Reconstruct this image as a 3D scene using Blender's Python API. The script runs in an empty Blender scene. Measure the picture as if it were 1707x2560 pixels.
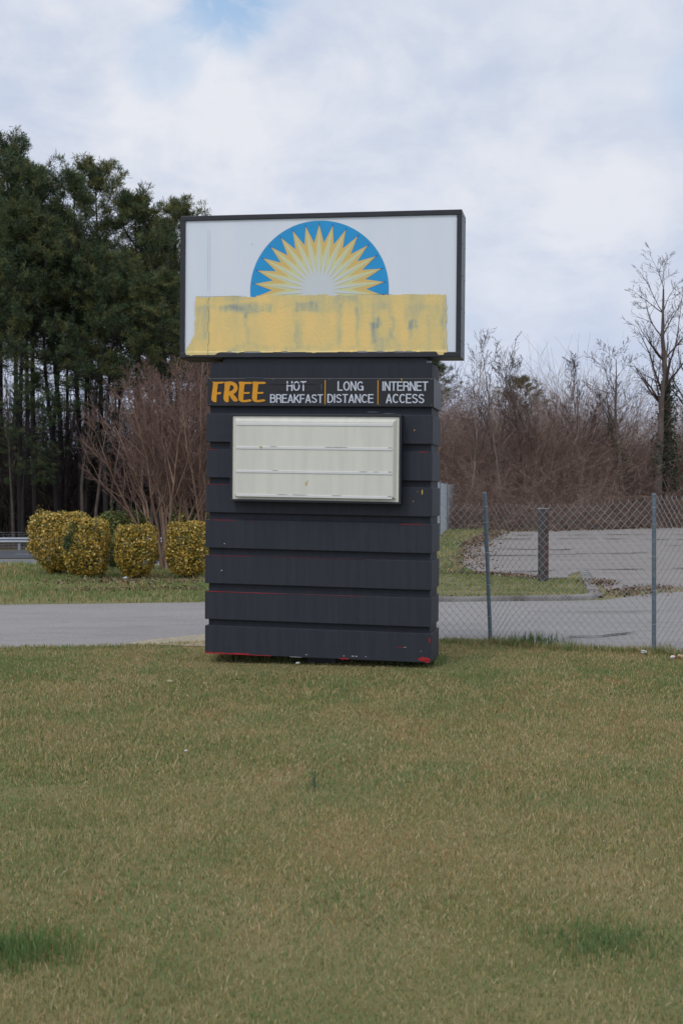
import bpy, bmesh, math, random
import numpy as np
from mathutils import Vector, Matrix

sc = bpy.context.scene
R = math.radians
rnd = random.Random(7)
rng = np.random.default_rng(11)

# ------------------------------------------------------------------ camera
EYE, F = 1.6, 3200.0            # eye height (m), focal length in photo pixels (photo 1707 x 2560)
cd = bpy.data.cameras.new('camera'); cam = bpy.data.objects.new('camera', cd)
sc.collection.objects.link(cam); sc.camera = cam
cam.location = (0, 0, EYE); cam.rotation_euler = (R(90) - math.atan(40 / F), 0, 0)
cd.sensor_width = 36; cd.lens = 36 * F / 2560
cd.clip_start = .05; cd.clip_end = 2000
cd.dof.use_dof = True; cd.dof.focus_distance = 12.2; cd.dof.aperture_fstop = 6.3

# ------------------------------------------------------------------ sun + sky
SUN_EL, SUN_AZ = 52, 212        # azimuth clockwise from +Y: behind the camera, to its left
sunv = Vector((math.sin(R(SUN_AZ)) * math.cos(R(SUN_EL)), math.cos(R(SUN_AZ)) * math.cos(R(SUN_EL)), math.sin(R(SUN_EL))))
sl = bpy.data.lights.new('sun', 'SUN'); sl.energy = 0.8; sl.angle = R(14); sl.color = (1, .955, .89)
so = bpy.data.objects.new('sun', sl); sc.collection.objects.link(so)
so.rotation_euler = sunv.to_track_quat('Z', 'Y').to_euler()

w = bpy.data.worlds.new('World'); sc.world = w; w.use_nodes = True
nt = w.node_tree; N = nt.nodes; Lk = nt.links; N.clear()
def wn(t, **k):
    n = N.new(t)
    for a, b in k.items(): setattr(n, a, b)
    return n
def lk(a, b): Lk.new(a, b)
def wmath(op, a, b=None, clamp=False):
    n = wn('ShaderNodeMath', operation=op, use_clamp=clamp)
    for i, v in enumerate((a, b)):
        if v is None: continue
        if isinstance(v, (int, float)): n.inputs[i].default_value = v
        else: lk(v, n.inputs[i])
    return n.outputs[0]
def wmix(f, a, b):
    n = wn('ShaderNodeMix', data_type='RGBA'); 
    if isinstance(f, (int, float)): n.inputs[0].default_value = f
    else: lk(f, n.inputs[0])
    for i, v in ((6, a), (7, b)):
        if isinstance(v, tuple): n.inputs[i].default_value = (*v, 1)
        else: lk(v, n.inputs[i])
    return n.outputs[2]
def wramp(f, lo, hi):
    n = wn('ShaderNodeMapRange', interpolation_type='SMOOTHSTEP'); lk(f, n.inputs[0])
    n.inputs[1].default_value = lo; n.inputs[2].default_value = hi
    return n.outputs[0]
out = wn('ShaderNodeOutputWorld'); bg = wn('ShaderNodeBackground'); lk(bg.outputs[0], out.inputs[0])
bg.inputs[1].default_value = 0.1
sky = wn('ShaderNodeTexSky', sky_type='NISHITA', sun_disc=False, sun_elevation=R(SUN_EL), sun_rotation=R(SUN_AZ))
tc = wn('ShaderNodeTexCoord')
nrm = wn('ShaderNodeVectorMath', operation='NORMALIZE'); lk(tc.outputs['Generated'], nrm.inputs[0])
sep = wn('ShaderNodeSeparateXYZ'); lk(nrm.outputs[0], sep.inputs[0])
zz = wmath('ADD', wmath('MAXIMUM', sep.outputs[2], 0.0), 0.55)
cmb = wn('ShaderNodeCombineXYZ')
lk(wmath('DIVIDE', sep.outputs[0], zz), cmb.inputs[0]); lk(wmath('DIVIDE', sep.outputs[1], zz), cmb.inputs[1])
cmb.inputs[2].default_value = 3.1
def wnoise(scale, detail, rough, dist, off):
    m = wn('ShaderNodeMapping'); lk(cmb.outputs[0], m.inputs[0]); m.inputs[1].default_value = off
    n = wn('ShaderNodeTexNoise'); lk(m.outputs[0], n.inputs[0])
    n.inputs['Scale'].default_value = scale; n.inputs['Detail'].default_value = detail
    n.inputs['Roughness'].default_value = rough; n.inputs['Distortion'].default_value = dist
    return n.outputs[0]
def blob(px, py, width):          # soft spot in a sky direction
    v = Vector(((px - 853.5) / F, 1, (1240 - py) / F)).normalized()
    d = wn('ShaderNodeVectorMath', operation='DOT_PRODUCT'); lk(nrm.outputs[0], d.inputs[0]); d.inputs[1].default_value = v
    return wramp(d.outputs['Value'], math.cos(width), 1.0)
n1 = wnoise(2.6, 9, .55, .4, (0.3, 1.7, 0)); n2 = wnoise(7.0, 7, .55, .3, (4, 2, 1)); n3 = wnoise(1.3, 4, .5, 0, (9, 5, 2)); n4 = wnoise(15, 10, .62, .5, (2, 7, 3))
shade = wmath('ADD', wmath('ADD', wmath('MULTIPLY', n1, .45), wmath('MULTIPLY', n2, .38)), wmath('MULTIPLY', n4, .17))
brt = wmath('MULTIPLY', wramp(shade, .38, .62), .85)
for px, py, wd, k in ((330, 270, .13, .45), (800, 220, .09, .25), (1360, 690, .06, .30), (100, 120, .14, .10), (1500, 520, .06, .25), (1150, 380, .1, .12)):
    brt = wmath('ADD', brt, wmath('MULTIPLY', wmath('MULTIPLY', blob(px, py, wd), wramp(n2, .3, .65)), k))
brt = wmath('MINIMUM', brt, 1.25)
cloud = wmix(brt, (5.5, 6.25, 7.8), (7.9, 8.15, 8.8))
low = wramp(sep.outputs[2], .26, .02)      # thinner, bluer cloud deck low down
cloud = wmix(wmath('MULTIPLY', low, .5), cloud, (5.3, 6.2, 8.3))
def gap(px, py, wd, k):           # torn opening in the cloud deck
    f = blob(px, py, wd); nn = wmath('ADD', wmath('MULTIPLY', n4, .6), wmath('MULTIPLY', n2, .4))
    q = wmath('ADD', f, wmath('MULTIPLY', wmath('SUBTRACT', nn, .5), 5.0))
    return wmath('MULTIPLY', wmath('MULTIPLY', wramp(q, .15, 1.25), k), f)
hole = gap(600, -60, .075, .8)
hole = wmath('ADD', hole, gap(400, 150, .045, .35))
hole = wmath('ADD', hole, gap(1760, 220, .05, .3), True)
skyb = wmix(.6, sky.outputs[0], (3.4, 6.3, 10.0))
cloud = wmix(hole, cloud, skyb)
dsun = wn('ShaderNodeVectorMath', operation='DOT_PRODUCT'); lk(nrm.outputs[0], dsun.inputs[0]); dsun.inputs[1].default_value = sunv
glow = wmath('MULTIPLY', wmath('POWER', wmath('MAXIMUM', dsun.outputs['Value'], 0), 3.0), 0.45)
gadd = wn('ShaderNodeVectorMath', operation='SCALE'); lk(cloud, gadd.inputs[0]); lk(wmath('ADD', glow, 1.0), gadd.inputs['Scale'])
lk(gadd.outputs[0], bg.inputs[0])

sc.view_settings.view_transform = 'Standard'; sc.view_settings.look = 'None'
sc.view_settings.exposure = 0.0; sc.view_settings.gamma = 1

# ------------------------------------------------------------------ helpers
C = sc.collection
def lin(r, g, b):
    f = lambda c: (c / 255 / 12.92) if c / 255 <= .04045 else ((c / 255 + .055) / 1.055) ** 2.4
    return (f(r), f(g), f(b))
def tag(o, label=None, cat=None, group=None, kind=None):
    if label: o['label'] = label
    if cat: o['category'] = cat
    if group: o['group'] = group
    if kind: o['kind'] = kind
    return o
def thing(name, label, cat, loc=(0, 0, 0), rz=0, group=None):
    o = bpy.data.objects.new(name, None); C.objects.link(o); o.empty_display_size = .2
    o.location = loc; o.rotation_euler = (0, 0, rz)
    return tag(o, label, cat, group)
def link(name, me, mats, parent=None, smooth=False):
    o = bpy.data.objects.new(name, me); C.objects.link(o)
    for m in (mats if isinstance(mats, (list, tuple)) else [mats]): me.materials.append(m)
    if smooth: me.polygons.foreach_set('use_smooth', np.ones(len(me.polygons), bool))
    if parent: o.parent = parent
    return o
def dup(root, loc, rz=0, scale=1.0, label=None, group=None):
    r = root.copy(); C.objects.link(r); r.location = loc; r.rotation_euler = (0, 0, rz); r.scale = (scale,) * 3
    if label: r['label'] = label
    if group: r['group'] = group
    for ch in list(root.children):
        c = ch.copy(); C.objects.link(c); c.parent = r
    return r
def np_mesh(name, V, Fc, col=None):
    """V (n,3); Fc list of int arrays (m,k); col (n,3)"""
    me = bpy.data.meshes.new(name); V = np.asarray(V, np.float32)
    me.vertices.add(len(V)); me.vertices.foreach_set('co', V.ravel())
    Fc = [np.asarray(f, np.int32) for f in Fc if len(f)]
    idx = np.concatenate([f.ravel() for f in Fc]); tot = np.concatenate([np.full(len(f), f.shape[1], np.int32) for f in Fc])
    me.loops.add(len(idx)); me.loops.foreach_set('vertex_index', idx)
    me.polygons.add(len(tot)); st = np.zeros(len(tot), np.int32); st[1:] = np.cumsum(tot)[:-1]
    me.polygons.foreach_set('loop_start', st); me.polygons.foreach_set('loop_total', tot)
    if col is not None:
        a = me.color_attributes.new('Col', 'FLOAT_COLOR', 'POINT')
        c4 = np.ones((len(V), 4), np.float32); c4[:, :3] = col; a.data.foreach_set('color', c4.ravel())
    me.update(); me.validate(); return me

# ---- materials
def mat(name, col=(.5, .5, .5), rough=.6, metal=0, spec=.5, var=0, vscale=4, stretch=(1, 1, 1), col2=None, attr=False,
        bump=0, bscale=40, vdetail=6, lo=.35, hi=.65, transl=0):
    m = bpy.data.materials.new(name); m.use_nodes = True; t = m.node_tree
    b = t.nodes['Principled BSDF']; b.inputs['Roughness'].default_value = rough; b.inputs['Metallic'].default_value = metal
    b.inputs['Specular IOR Level'].default_value = spec
    src = None
    if attr:
        a = t.nodes.new('ShaderNodeAttribute'); a.attribute_name = 'Col'; src = a.outputs['Color']
    if col2 is not None or var or bump:
        tcn = t.nodes.new('ShaderNodeTexCoord'); mp = t.nodes.new('ShaderNodeMapping'); mp.inputs[3].default_value = stretch
        t.links.new(tcn.outputs['Object'], mp.inputs[0])
        nz = t.nodes.new('ShaderNodeTexNoise'); nz.inputs['Scale'].default_value = vscale; nz.inputs['Detail'].default_value = vdetail
        t.links.new(mp.outputs[0], nz.inputs[0])
        if col2 is not None or var:
            mr = t.nodes.new('ShaderNodeMapRange'); mr.inputs[1].default_value = lo; mr.inputs[2].default_value = hi
            t.links.new(nz.outputs[0], mr.inputs[0])
            mx = t.nodes.new('ShaderNodeMix'); mx.data_type = 'RGBA'
            t.links.new(mr.outputs[0], mx.inputs[0])
            c2 = col2 if col2 is not None else tuple(c * (1 + var) for c in col)
            c1 = col if col2 is not None else tuple(c * (1 - var) for c in col)
            mx.inputs[6].default_value = (*c1, 1); mx.inputs[7].default_value = (*c2, 1)
            if src is None: src = mx.outputs[2]
        if bump:
            n2 = t.nodes.new('ShaderNodeTexNoise'); n2.inputs['Scale'].default_value = bscale; n2.inputs['Detail'].default_value = 4
            t.links.new(tcn.outputs['Object'], n2.inputs[0])
            bp = t.nodes.new('ShaderNodeBump'); bp.inputs['Strength'].default_value = bump; bp.inputs['Distance'].default_value = .02
            t.links.new(n2.outputs[0], bp.inputs['Height']); t.links.new(bp.outputs[0], b.inputs['Normal'])
    if src is None: b.inputs['Base Color'].default_value = (*col, 1)
    else: t.links.new(src, b.inputs['Base Color'])
    if transl:
        tr = t.nodes.new('ShaderNodeBsdfTranslucent'); ms = t.nodes.new('ShaderNodeMixShader'); ms.inputs[0].default_value = transl
        if src is None: tr.inputs[0].default_value = (*col, 1)
        else: t.links.new(src, tr.inputs[0])
        t.links.new(b.outputs[0], ms.inputs[1]); t.links.new(tr.outputs[0], ms.inputs[2])
        t.links.new(ms.outputs[0], t.nodes['Material Output'].inputs[0])
    return m

# ---- mesh builders
def tubes(segs, k=4, col=None):
    """segs (n,8): p0 p1 r0 r1 -> verts, faces"""
    S = np.asarray(segs, float); n = len(S)
    p0, p1, r0, r1 = S[:, :3], S[:, 3:6], S[:, 6], S[:, 7]
    d = p1 - p0; d /= (np.linalg.norm(d, axis=1, keepdims=True) + 1e-9)
    ref = np.where(np.abs(d[:, 2:3]) > .9, [[1., 0, 0]], [[0, 0, 1.]])
    a = np.cross(d, ref); a /= (np.linalg.norm(a, axis=1, keepdims=True) + 1e-9); b = np.cross(d, a)
    V = np.zeros((n, 2 * k, 3))
    for i in range(k):
        t = 2 * math.pi * i / k; o = a * math.cos(t) + b * math.sin(t)
        V[:, i] = p0 + o * r0[:, None]; V[:, k + i] = p1 + o * r1[:, None]
    base = (np.arange(n) * 2 * k)[:, None]
    Fc = np.concatenate([base + np.array([[i, (i + 1) % k, k + (i + 1) % k, k + i]]) for i in range(k)])
    c = None if col is None else np.repeat(np.asarray(col), 2 * k, axis=0)
    return V.reshape(-1, 3), Fc, c
def tube_obj(name, segs, m, parent=None, k=4, col=None, smooth=False):
    V, Fc, c = tubes(segs, k, col); return link(name, np_mesh(name, V, [Fc], c), m, parent, smooth)

def smoothstep(a, b, x):
    t = np.clip((x - a) / (b - a), 0, 1); return t * t * (3 - 2 * t)
def height(x, y):
    x = np.asarray(x, float); y = np.asarray(y, float)
    return -1.5 * smoothstep(28, 50, y) * smoothstep(.055, -.07, x / np.maximum(y, 1))
def vnoise(x, y, seed=0):         # value noise 0..1
    x = np.asarray(x, float); y = np.asarray(y, float)
    xi = np.floor(x).astype(np.int64); yi = np.floor(y).astype(np.int64); fx = x - xi; fy = y - yi
    fx = fx * fx * (3 - 2 * fx); fy = fy * fy * (3 - 2 * fy)
    def h(a, b):
        v = np.sin(a * 127.1 + b * 311.7 + seed * 74.7) * 43758.5453; return v - np.floor(v)
    return (h(xi, yi) * (1 - fx) + h(xi + 1, yi) * fx) * (1 - fy) + (h(xi, yi + 1) * (1 - fx) + h(xi + 1, yi + 1) * fx) * fy
def fbm(x, y, seed=0, o=4):
    s = 0; a = .5; t = 0
    for i in range(o):
        s = s + a * vnoise(x * 2 ** i, y * 2 ** i, seed + i); t += a; a *= .5
    return s / t
def at(px, py, Y):                # photo pixel + distance along the road axis -> world point
    return Vector(((px - 853.5) / F * Y, Y, EYE - (py - 1240) / F * Y))

# ------------------------------------------------------------------ ground, road, paved areas
def grid_sheet(name, xs, ys, m, dz=0, bumpf=None):
    X, Y = np.meshgrid(xs, ys); Z = height(X, Y) + dz
    if bumpf is not None: Z = Z + bumpf(X, Y)
    V = np.stack([X, Y, Z], -1).reshape(-1, 3); nx, ny = len(xs), len(ys)
    i = np.arange(nx - 1)[None, :] + (np.arange(ny - 1) * nx)[:, None]; i = i.ravel()
    return link(name, np_mesh(name, V, [np.stack([i, i + 1, i + nx + 1, i + nx], 1)]), m, None, True)

m_ground = mat('soil_and_thatch', lin(134, 124, 88), .95, spec=.1, col2=lin(112, 112, 70), vscale=1.2, vdetail=10, bump=.5, bscale=60)
xs = np.concatenate([np.linspace(-420, -50, 12), np.linspace(-48, 48, 97), np.linspace(50, 420, 12)])
ys = np.concatenate([np.linspace(-12, 26, 20), np.linspace(27, 52, 40), np.linspace(54, 130, 30), np.linspace(140, 600, 10)])
tag(grid_sheet('ground', xs, ys, m_ground), kind='structure')

def asphalt(name, base, warm, stain, cracks=0):
    m = bpy.data.materials.new(name); m.use_nodes = True; t = m.node_tree; b = t.nodes['Principled BSDF']
    b.inputs['Roughness'].default_value = .88; b.inputs['Specular IOR Level'].default_value = .3
    tcn = t.nodes.new('ShaderNodeTexCoord')
    def nz(scale, det, st=(1, 1, 1), ro=.6):
        mp = t.nodes.new('ShaderNodeMapping'); mp.inputs[3].default_value = st; t.links.new(tcn.outputs['Object'], mp.inputs[0])
        n = t.nodes.new('ShaderNodeTexNoise'); n.inputs['Scale'].default_value = scale; n.inputs['Detail'].default_value = det; n.inputs['Roughness'].default_value = ro
        t.links.new(mp.outputs[0], n.inputs[0]); return n.outputs[0]
    def mr(f, lo, hi, a=0, c=1):
        n = t.nodes.new('ShaderNodeMapRange'); n.inputs[1].default_value = lo; n.inputs[2].default_value = hi; n.inputs[3].default_value = a; n.inputs[4].default_value = c
        t.links.new(f, n.inputs[0]); return n.outputs[0]
    def mx(f, a, c):
        n = t.nodes.new('ShaderNodeMix'); n.data_type = 'RGBA'; t.links.new(f, n.inputs[0])
        for i, v in ((6, a), (7, c)):
            if isinstance(v, tuple): n.inputs[i].default_value = (*v, 1)
            else: t.links.new(v, n.inputs[i])
        return n.outputs[2]
    c = mx(mr(nz(.35, 6, (1, 2.2, 1)), .38, .62), base, warm)
    c = mx(mr(nz(1.1, 10, (.6, 2.5, 1), .7), .50, .70, 0, .75), c, stain)
    g = mx(mr(nz(90, 3), .3, .7), (.62, .62, .62), (1.3, 1.3, 1.3))
    mm = t.nodes.new('ShaderNodeMix'); mm.data_type = 'RGBA'; mm.blend_type = 'MULTIPLY'; mm.inputs[0].default_value = 1
    t.links.new(c, mm.inputs[6]); t.links.new(g, mm.inputs[7]); t.links.new(mm.outputs[2], b.inputs['Base Color'])
    bp = t.nodes.new('ShaderNodeBump'); bp.inputs['Strength'].default_value = .5; bp.inputs['Distance'].default_value = .01
    t.links.new(nz(110, 3), bp.inputs['Height']); t.links.new(bp.outputs[0], b.inputs['Normal'])
    return m
m_drive = asphalt('driveway_asphalt', (.30, .28, .265), (.335, .31, .29), (.235, .218, .205))
m_lot = asphalt('lot_asphalt', (.275, .245, .224), (.315, .28, .25), (.16, .145, .133))
m_road = asphalt('road_asphalt', (.20, .20, .215), (.22, .22, .23), (.16, .16, .17))
m_roadd = asphalt('dark_road_asphalt', (.095, .098, .11), (.11, .112, .12), (.08, .08, .09))

def ragged(pts, amp=.06, step=.18, seed=0):
    """densify a polyline with small irregularities"""
    out_ = []; k = 0
    for (a, b) in zip(pts[:-1], pts[1:]):
        a = np.array(a, float); b = np.array(b, float); L = np.linalg.norm(b - a); n = max(1, int(L / step))
        nn = np.array([-(b - a)[1], (b - a)[0]]) / (L + 1e-9)
        for i in range(n):
            o = (fbm(np.array([k * .31]), np.array([seed * 9.7]), seed)[0] - .5) * 2 * amp; k += 1
            out_.append(tuple(a + (b - a) * i / n + nn * o))
    out_.append(tuple(pts[-1])); return out_
def flat_poly(name, pts, m, z, parent=None):
    bm = bmesh.new(); vs = [bm.verts.new((x, y, z + float(height(x, y)))) for x, y in pts]
    es = [bm.edges.new((vs[i], vs[(i + 1) % len(vs)])) for i in range(len(vs))]
    bmesh.ops.triangle_fill(bm, use_beauty=True, edges=es); bmesh.ops.recalc_face_normals(bm, faces=bm.faces)
    me = bpy.data.meshes.new(name); bm.to_mesh(me); bm.free()
    if len(me.polygons) and me.polygons[0].normal.z < 0: me.flip_normals()
    return link(name, me, m, parent)
# driveway in front of the island, running into the old car park on the right
near = ragged([(-40, 13.15), (-3.6, 13.42), (-2.2, 13.62), (-1.5, 14.0), (-.6, 14.3), (1.2, 14.05), (1.62, 13.98), (2.35, 13.42), (3.2, 13.12), (3.45, 12.72), (4.6, 11.9), (40, 11.0)], .05, .15, 1)
farl = ragged([(40, 22.6), (7.0, 22.5), (5.6, 21.6), (4.6, 20.3), (4.0, 19.62), (3.3, 19.45), (1.5, 19.25), (-2.1, 19.2), (-5.0, 18.72), (-40, 18.3)], .05, .2, 2)
tag(flat_poly('driveway', near + farl, m_drive, .006), kind='structure')
lotb = ragged([(5.35, 28.2), (4.4, 24.9), (3.8, 24.7), (3.05, 26.2), (2.7, 28.5), (2.85, 30.3), (3.2, 33.5), (4.1, 42.0), (5.3, 48.8), (6.5, 56.2), (9.5, 58.2), (17.5, 65.0), (45, 86)], .14, .35, 3)
tag(flat_poly('parking_lot', lotb + [(60, 86), (60, 22.4)] + ragged([(60, 22.42), (7.0, 22.3), (5.6, 21.4), (4.7, 20.75)], .05, .3, 8) + [(4.45, 21.2), (4.75, 24.0)], m_lot, .012), kind='structure')
tag(grid_sheet('slip_road', np.linspace(-80, 2.5, 60), np.linspace(51.8, 62.2, 12), m_road, .03), kind='structure')
tag(grid_sheet('main_road', np.linspace(-80, 2.5, 60), np.linspace(63.2, 72.4, 12), m_roadd, .03), kind='structure')
m_yel = mat('faded_yellow_line', lin(178, 160, 110), .8, var=.15, vscale=3); m_wht = mat('white_road_line', (.62, .62, .62), .8, var=.12, vscale=3)
tag(grid_sheet('yellow_lane_line', np.linspace(-80, 2.5, 60), np.array([56.9, 57.12]), m_yel, .036), kind='structure')
tag(grid_sheet('white_lane_line', np.linspace(-17.2, -13, 8), np.array([67.4, 67.55]), m_wht, .036), kind='structure')
tag(grid_sheet('white_lane_line', np.linspace(-29.4, -25.2, 8), np.array([67.4, 67.55]), m_wht, .036), kind='structure')
tag(flat_poly('gravel_patch', ragged([(-2.35, 13.75), (-2.05, 14.25), (-1.55, 14.75), (-.6, 15.0), (.2, 14.7), (.2, 14.0), (-1.4, 13.5), (-2.35, 13.75)], .06, .1, 4), mat('sandy_gravel', lin(168, 156, 132), .95, var=.22, vscale=26, bump=.5, bscale=90), .011), kind='structure')
# cracks with weeds
m_crack = mat('crack_dirt', lin(52, 48, 40), .95, col2=lin(70, 74, 40), vscale=2)
def crack(pts, wd, z=.016, seed=0):
    P = ragged(pts, .10 + .5 * wd ** .5, .12, seed); A = []; B = []
    for i, (x, y) in enumerate(P):
        ww = wd * max(.03, 9 * (fbm(np.array([i * .21]), np.array([seed * 3.3]), seed + 5)[0] - .42))
        A.append((x, y - ww)); B.append((x, y + ww))
    V = np.array([(x, y, z) for x, y in A + B]); n = len(A); i = np.arange(n - 1)
    return np_mesh('crack', V, [np.stack([i, i + 1, i + n + 1, i + n], 1)])
for k, (pts, wd) in enumerate([([(2.2, 13.9), (2.5, 14.25), (3.6, 14.9), (5.2, 15.3)], .022), ([(3.1, 26.6), (3.9, 26.9), (5.2, 27.4), (9, 28.4)], .06), ([(3.5, 34), (5, 34.2), (9, 36)], .06), ([(5.6, 47), (9.2, 47.5), (13, 46)], .14), ([(4.6, 38.4), (6.4, 37.6), (7.2, 38.6)], .10),
                               ([(5.5, 51.5), (10, 52), (17, 53)], .12), ([(5.4, 22.4), (8, 22.5), (14, 23)], .05), ([(1.6, 17.6), (3.2, 17.4), (5.6, 17.9)], .010), ([(9.5, 41), (13, 40), (18, 41)], .08)]):
    tag(link('crack', crack(pts, wd, .022, k + 2), m_crack), kind='structure')

# ------------------------------------------------------------------ the pylon sign
TH = R(11)
def S(u, wd, z):                  # the old sign leans a touch to its right
    return (u + .0082 * z, wd, z - .018 * u)
def shear(me):
    co = np.empty(len(me.vertices) * 3, np.float32); me.vertices.foreach_get('co', co); co = co.reshape(-1, 3)
    u, z = co[:, 0].copy(), co[:, 2].copy(); co[:, 0] = u + .0082 * z; co[:, 2] = z - .018 * u
    me.vertices.foreach_set('co', co.ravel()); me.update(); return me
def add_box(bm, x0, x1, y0, y1, z0, z1, bev=0, mi=0):
    g = bmesh.ops.create_cube(bm, size=1); vs = g['verts']
    for v in vs: v.co = ((x0 + x1) / 2 + v.co.x * (x1 - x0), (y0 + y1) / 2 + v.co.y * (y1 - y0), (z0 + z1) / 2 + v.co.z * (z1 - z0))
    fs = {f for v in vs for f in v.link_faces}
    for f in fs: f.material_index = mi
    if bev:
        es = list({e for f in fs for e in f.edges})
        bmesh.ops.bevel(bm, geom=es, offset=bev, segments=2, profile=.5, affect='EDGES')
def bobj(name, bm, m, parent=None, sh=True, smooth=False):
    me = bpy.data.meshes.new(name); bm.to_mesh(me); bm.free()
    if sh: shear(me)
    return link(name, me, m, parent, smooth)
def boxobj(name, m, parent, *a, bev=.004):
    bm = bmesh.new(); add_box(bm, *a, bev=bev); return bobj(name, bm, m, parent)

sign = thing('pylon_sign', 'tall dark slatted roadside sign with a half sun and painted-out yellow name strip', 'sign', (-.2014, 12.0289, 0), -TH)
m_slate = mat('slate_paint', (.028, .031, .041), .6, spec=.3, col2=(.035, .038, .050), vscale=3, stretch=(7, 7, .4), bump=.2, bscale=6, vdetail=9)
m_core = mat('slate_paint_recessed', (.025, .028, .037), .62, spec=.3, var=.1, vscale=3, stretch=(6, 6, .6))
m_black = mat('black_frame_paint', (.015, .016, .021), .42, spec=.5, var=.2, vscale=5, bump=.06, bscale=12)
m_gloss = mat('black_gloss_panel', (.011, .0115, .014), .42, spec=.5, var=.2, vscale=4, stretch=(2, 2, .6), bump=.08, bscale=3)
m_red = mat('old_red_paint', lin(165, 22, 34), .6, var=.2, vscale=20); m_chip = mat('bare_chip', (.6, .6, .6), .7)
m_rust = mat('rusty_underside', lin(70, 55, 38), .8, var=.3, vscale=6)

boxobj('pole', m_black, sign, -.175, .12, .2, .46, -.3, .25, bev=.01)
boxobj('body_core', m_core, sign, -1.103, 1.028, .04, .57, .09, 2.852, bev=.004)
boxobj('neck', m_black, sign, -.99, .968, .07, .5, 2.84, 2.93)
tops = [2.367, 2.027, 1.695, 1.356, 1.016, .673, .343]
bands = []
for i, t in enumerate(tops):
    b = boxobj('cladding_band', m_slate, sign, -1.127 + rnd.uniform(-.004, .004), 1.045 + rnd.uniform(-.003, .003), 0, .61, t - .27, t, bev=.005)
    bands.append(b)
    # row of fixing screws at each end (inside the band's own mesh would be too fine: tiny heads)
tag(bands[-1], 'lowest slat with red paint showing through along its bottom edge')
def patches(items, parent, name, m, wd=-.0025):
    """irregular flakes, each its own piece: (u0,u1,z0,z1,roughness)"""
    for j, (u0, u1, z0, z1, rg) in enumerate(items):
        bm = bmesh.new()
        n = max(6, int((u1 - u0) / .018)); lo_, hi_ = [], []
        for q in range(n + 1):
            f = q / n; nn = fbm(np.array([q * .9 + j * 7.1]), np.array([j * 3.3]), 3)[0]; n2_ = fbm(np.array([q * .9 + j * 5.1]), np.array([j * 1.3 + 9]), 5)[0]
            taper = min(1, 4 * f + .15, 4 * (1 - f) + .15); zc = (z0 + z1) / 2; hh = (z1 - z0) / 2
            hi_.append(zc + hh * max(.08, 1 - rg * nn * 1.4) * taper); lo_.append(zc - hh * (max(.08, 1 - rg * n2_ * 1.2) * taper if rg < .95 else 1))
        a = [bm.verts.new((u0 + (u1 - u0) * q / n, wd, lo_[q])) for q in range(n + 1)]
        c = [bm.verts.new((u0 + (u1 - u0) * q / n, wd, hi_[q])) for q in range(n + 1)]
        for q in range(n): bm.faces.new((a[q], a[q + 1], c[q + 1], c[q]))
        r = bmesh.ops.extrude_face_region(bm, geom=list(bm.faces))
        for v in [g for g in r['geom'] if isinstance(g, bmesh.types.BMVert)]: v.co.y += .004
        bmesh.ops.recalc_face_normals(bm, faces=bm.faces); bobj(name, bm, m, parent)
b8 = bands[6]
patches([(-1.127, -.86, .074, .094, .96), (-.86, -.69, .074, .098, .96), (-.69, -.47, .073, .082, .96), (.19, .27, .073, .09, .96), (.925, 1.04, .074, .135, .6), (.985, 1.035, .06 + .012, .10, .2), (.72, .82, .205, .209, .4)], b8, 'red_paint_chip', m_red)
patches([(1.026, 1.040, .23, .335, .9)], b8, 'red_paint_chip', m_red)
patches([(-.14, -.125, .098, .104, .3), (.22, .235, .102, .108, .3), (.30, .325, .102, .110, .3), (.335, .355, .102, .110, .3), (.43, .442, .104, .11, .3), (-.30, -.17, .073, .077, .5), (.79, .815, .206, .211, .3), (.95, .957, .175, .181, .3)], b8, 'white_chip', m_chip)
patches([(-1.12, -.3, .664, .671, .7), (-.3, .5, .667, .670, .8), (-1.12, -.86, .664, .673, .5)], bands[5], 'red_paint_chip', m_red)
patches([(-1.12, -.62, 1.012, 1.0155, .6), (-.6, .42, 1.013, 1.0155, .9)], bands[4], 'red_paint_chip', m_red)
patches([(-.972, -.958, .868, .878, .3)], bands[4], 'white_chip', m_chip)
patches([(-1.08, -.81, 1.350, 1.3555, .5), (.72, 1.0, 1.350, 1.3555, .5), (-.68, -.66, 1.35, 1.354, .3)], bands[3], 'red_paint_chip', m_red)
patches([(-.945, -.933, 1.125, 1.133, .3)], bands[3], 'white_chip', m_chip)
patches([(.92, 1.01, 2.018, 2.027, .6), (-1.12, -1.0, 2.022, 2.0265, .6)], bands[1], 'red_paint_chip', m_red)
patches([(-1.12, -.9, 1.69, 1.6945, .6)], bands[2], 'red_paint_chip', m_red)
m_yelp = mat('yellow_paint_drip', lin(200, 170, 80), .6)
patches([(.945, .957, 1.625, 1.68, .25), (.865, .872, 1.56, 1.573, .3), (.905, .911, 1.655, 1.662, .3)], bands[2], 'yellow_drip', m_yelp)
patches([(.87, .878, 2.215, 2.235, .3)], bands[0], 'yellow_drip', m_yelp)
m_smear = mat('pale_smear', lin(88, 95, 106), .7)

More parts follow.
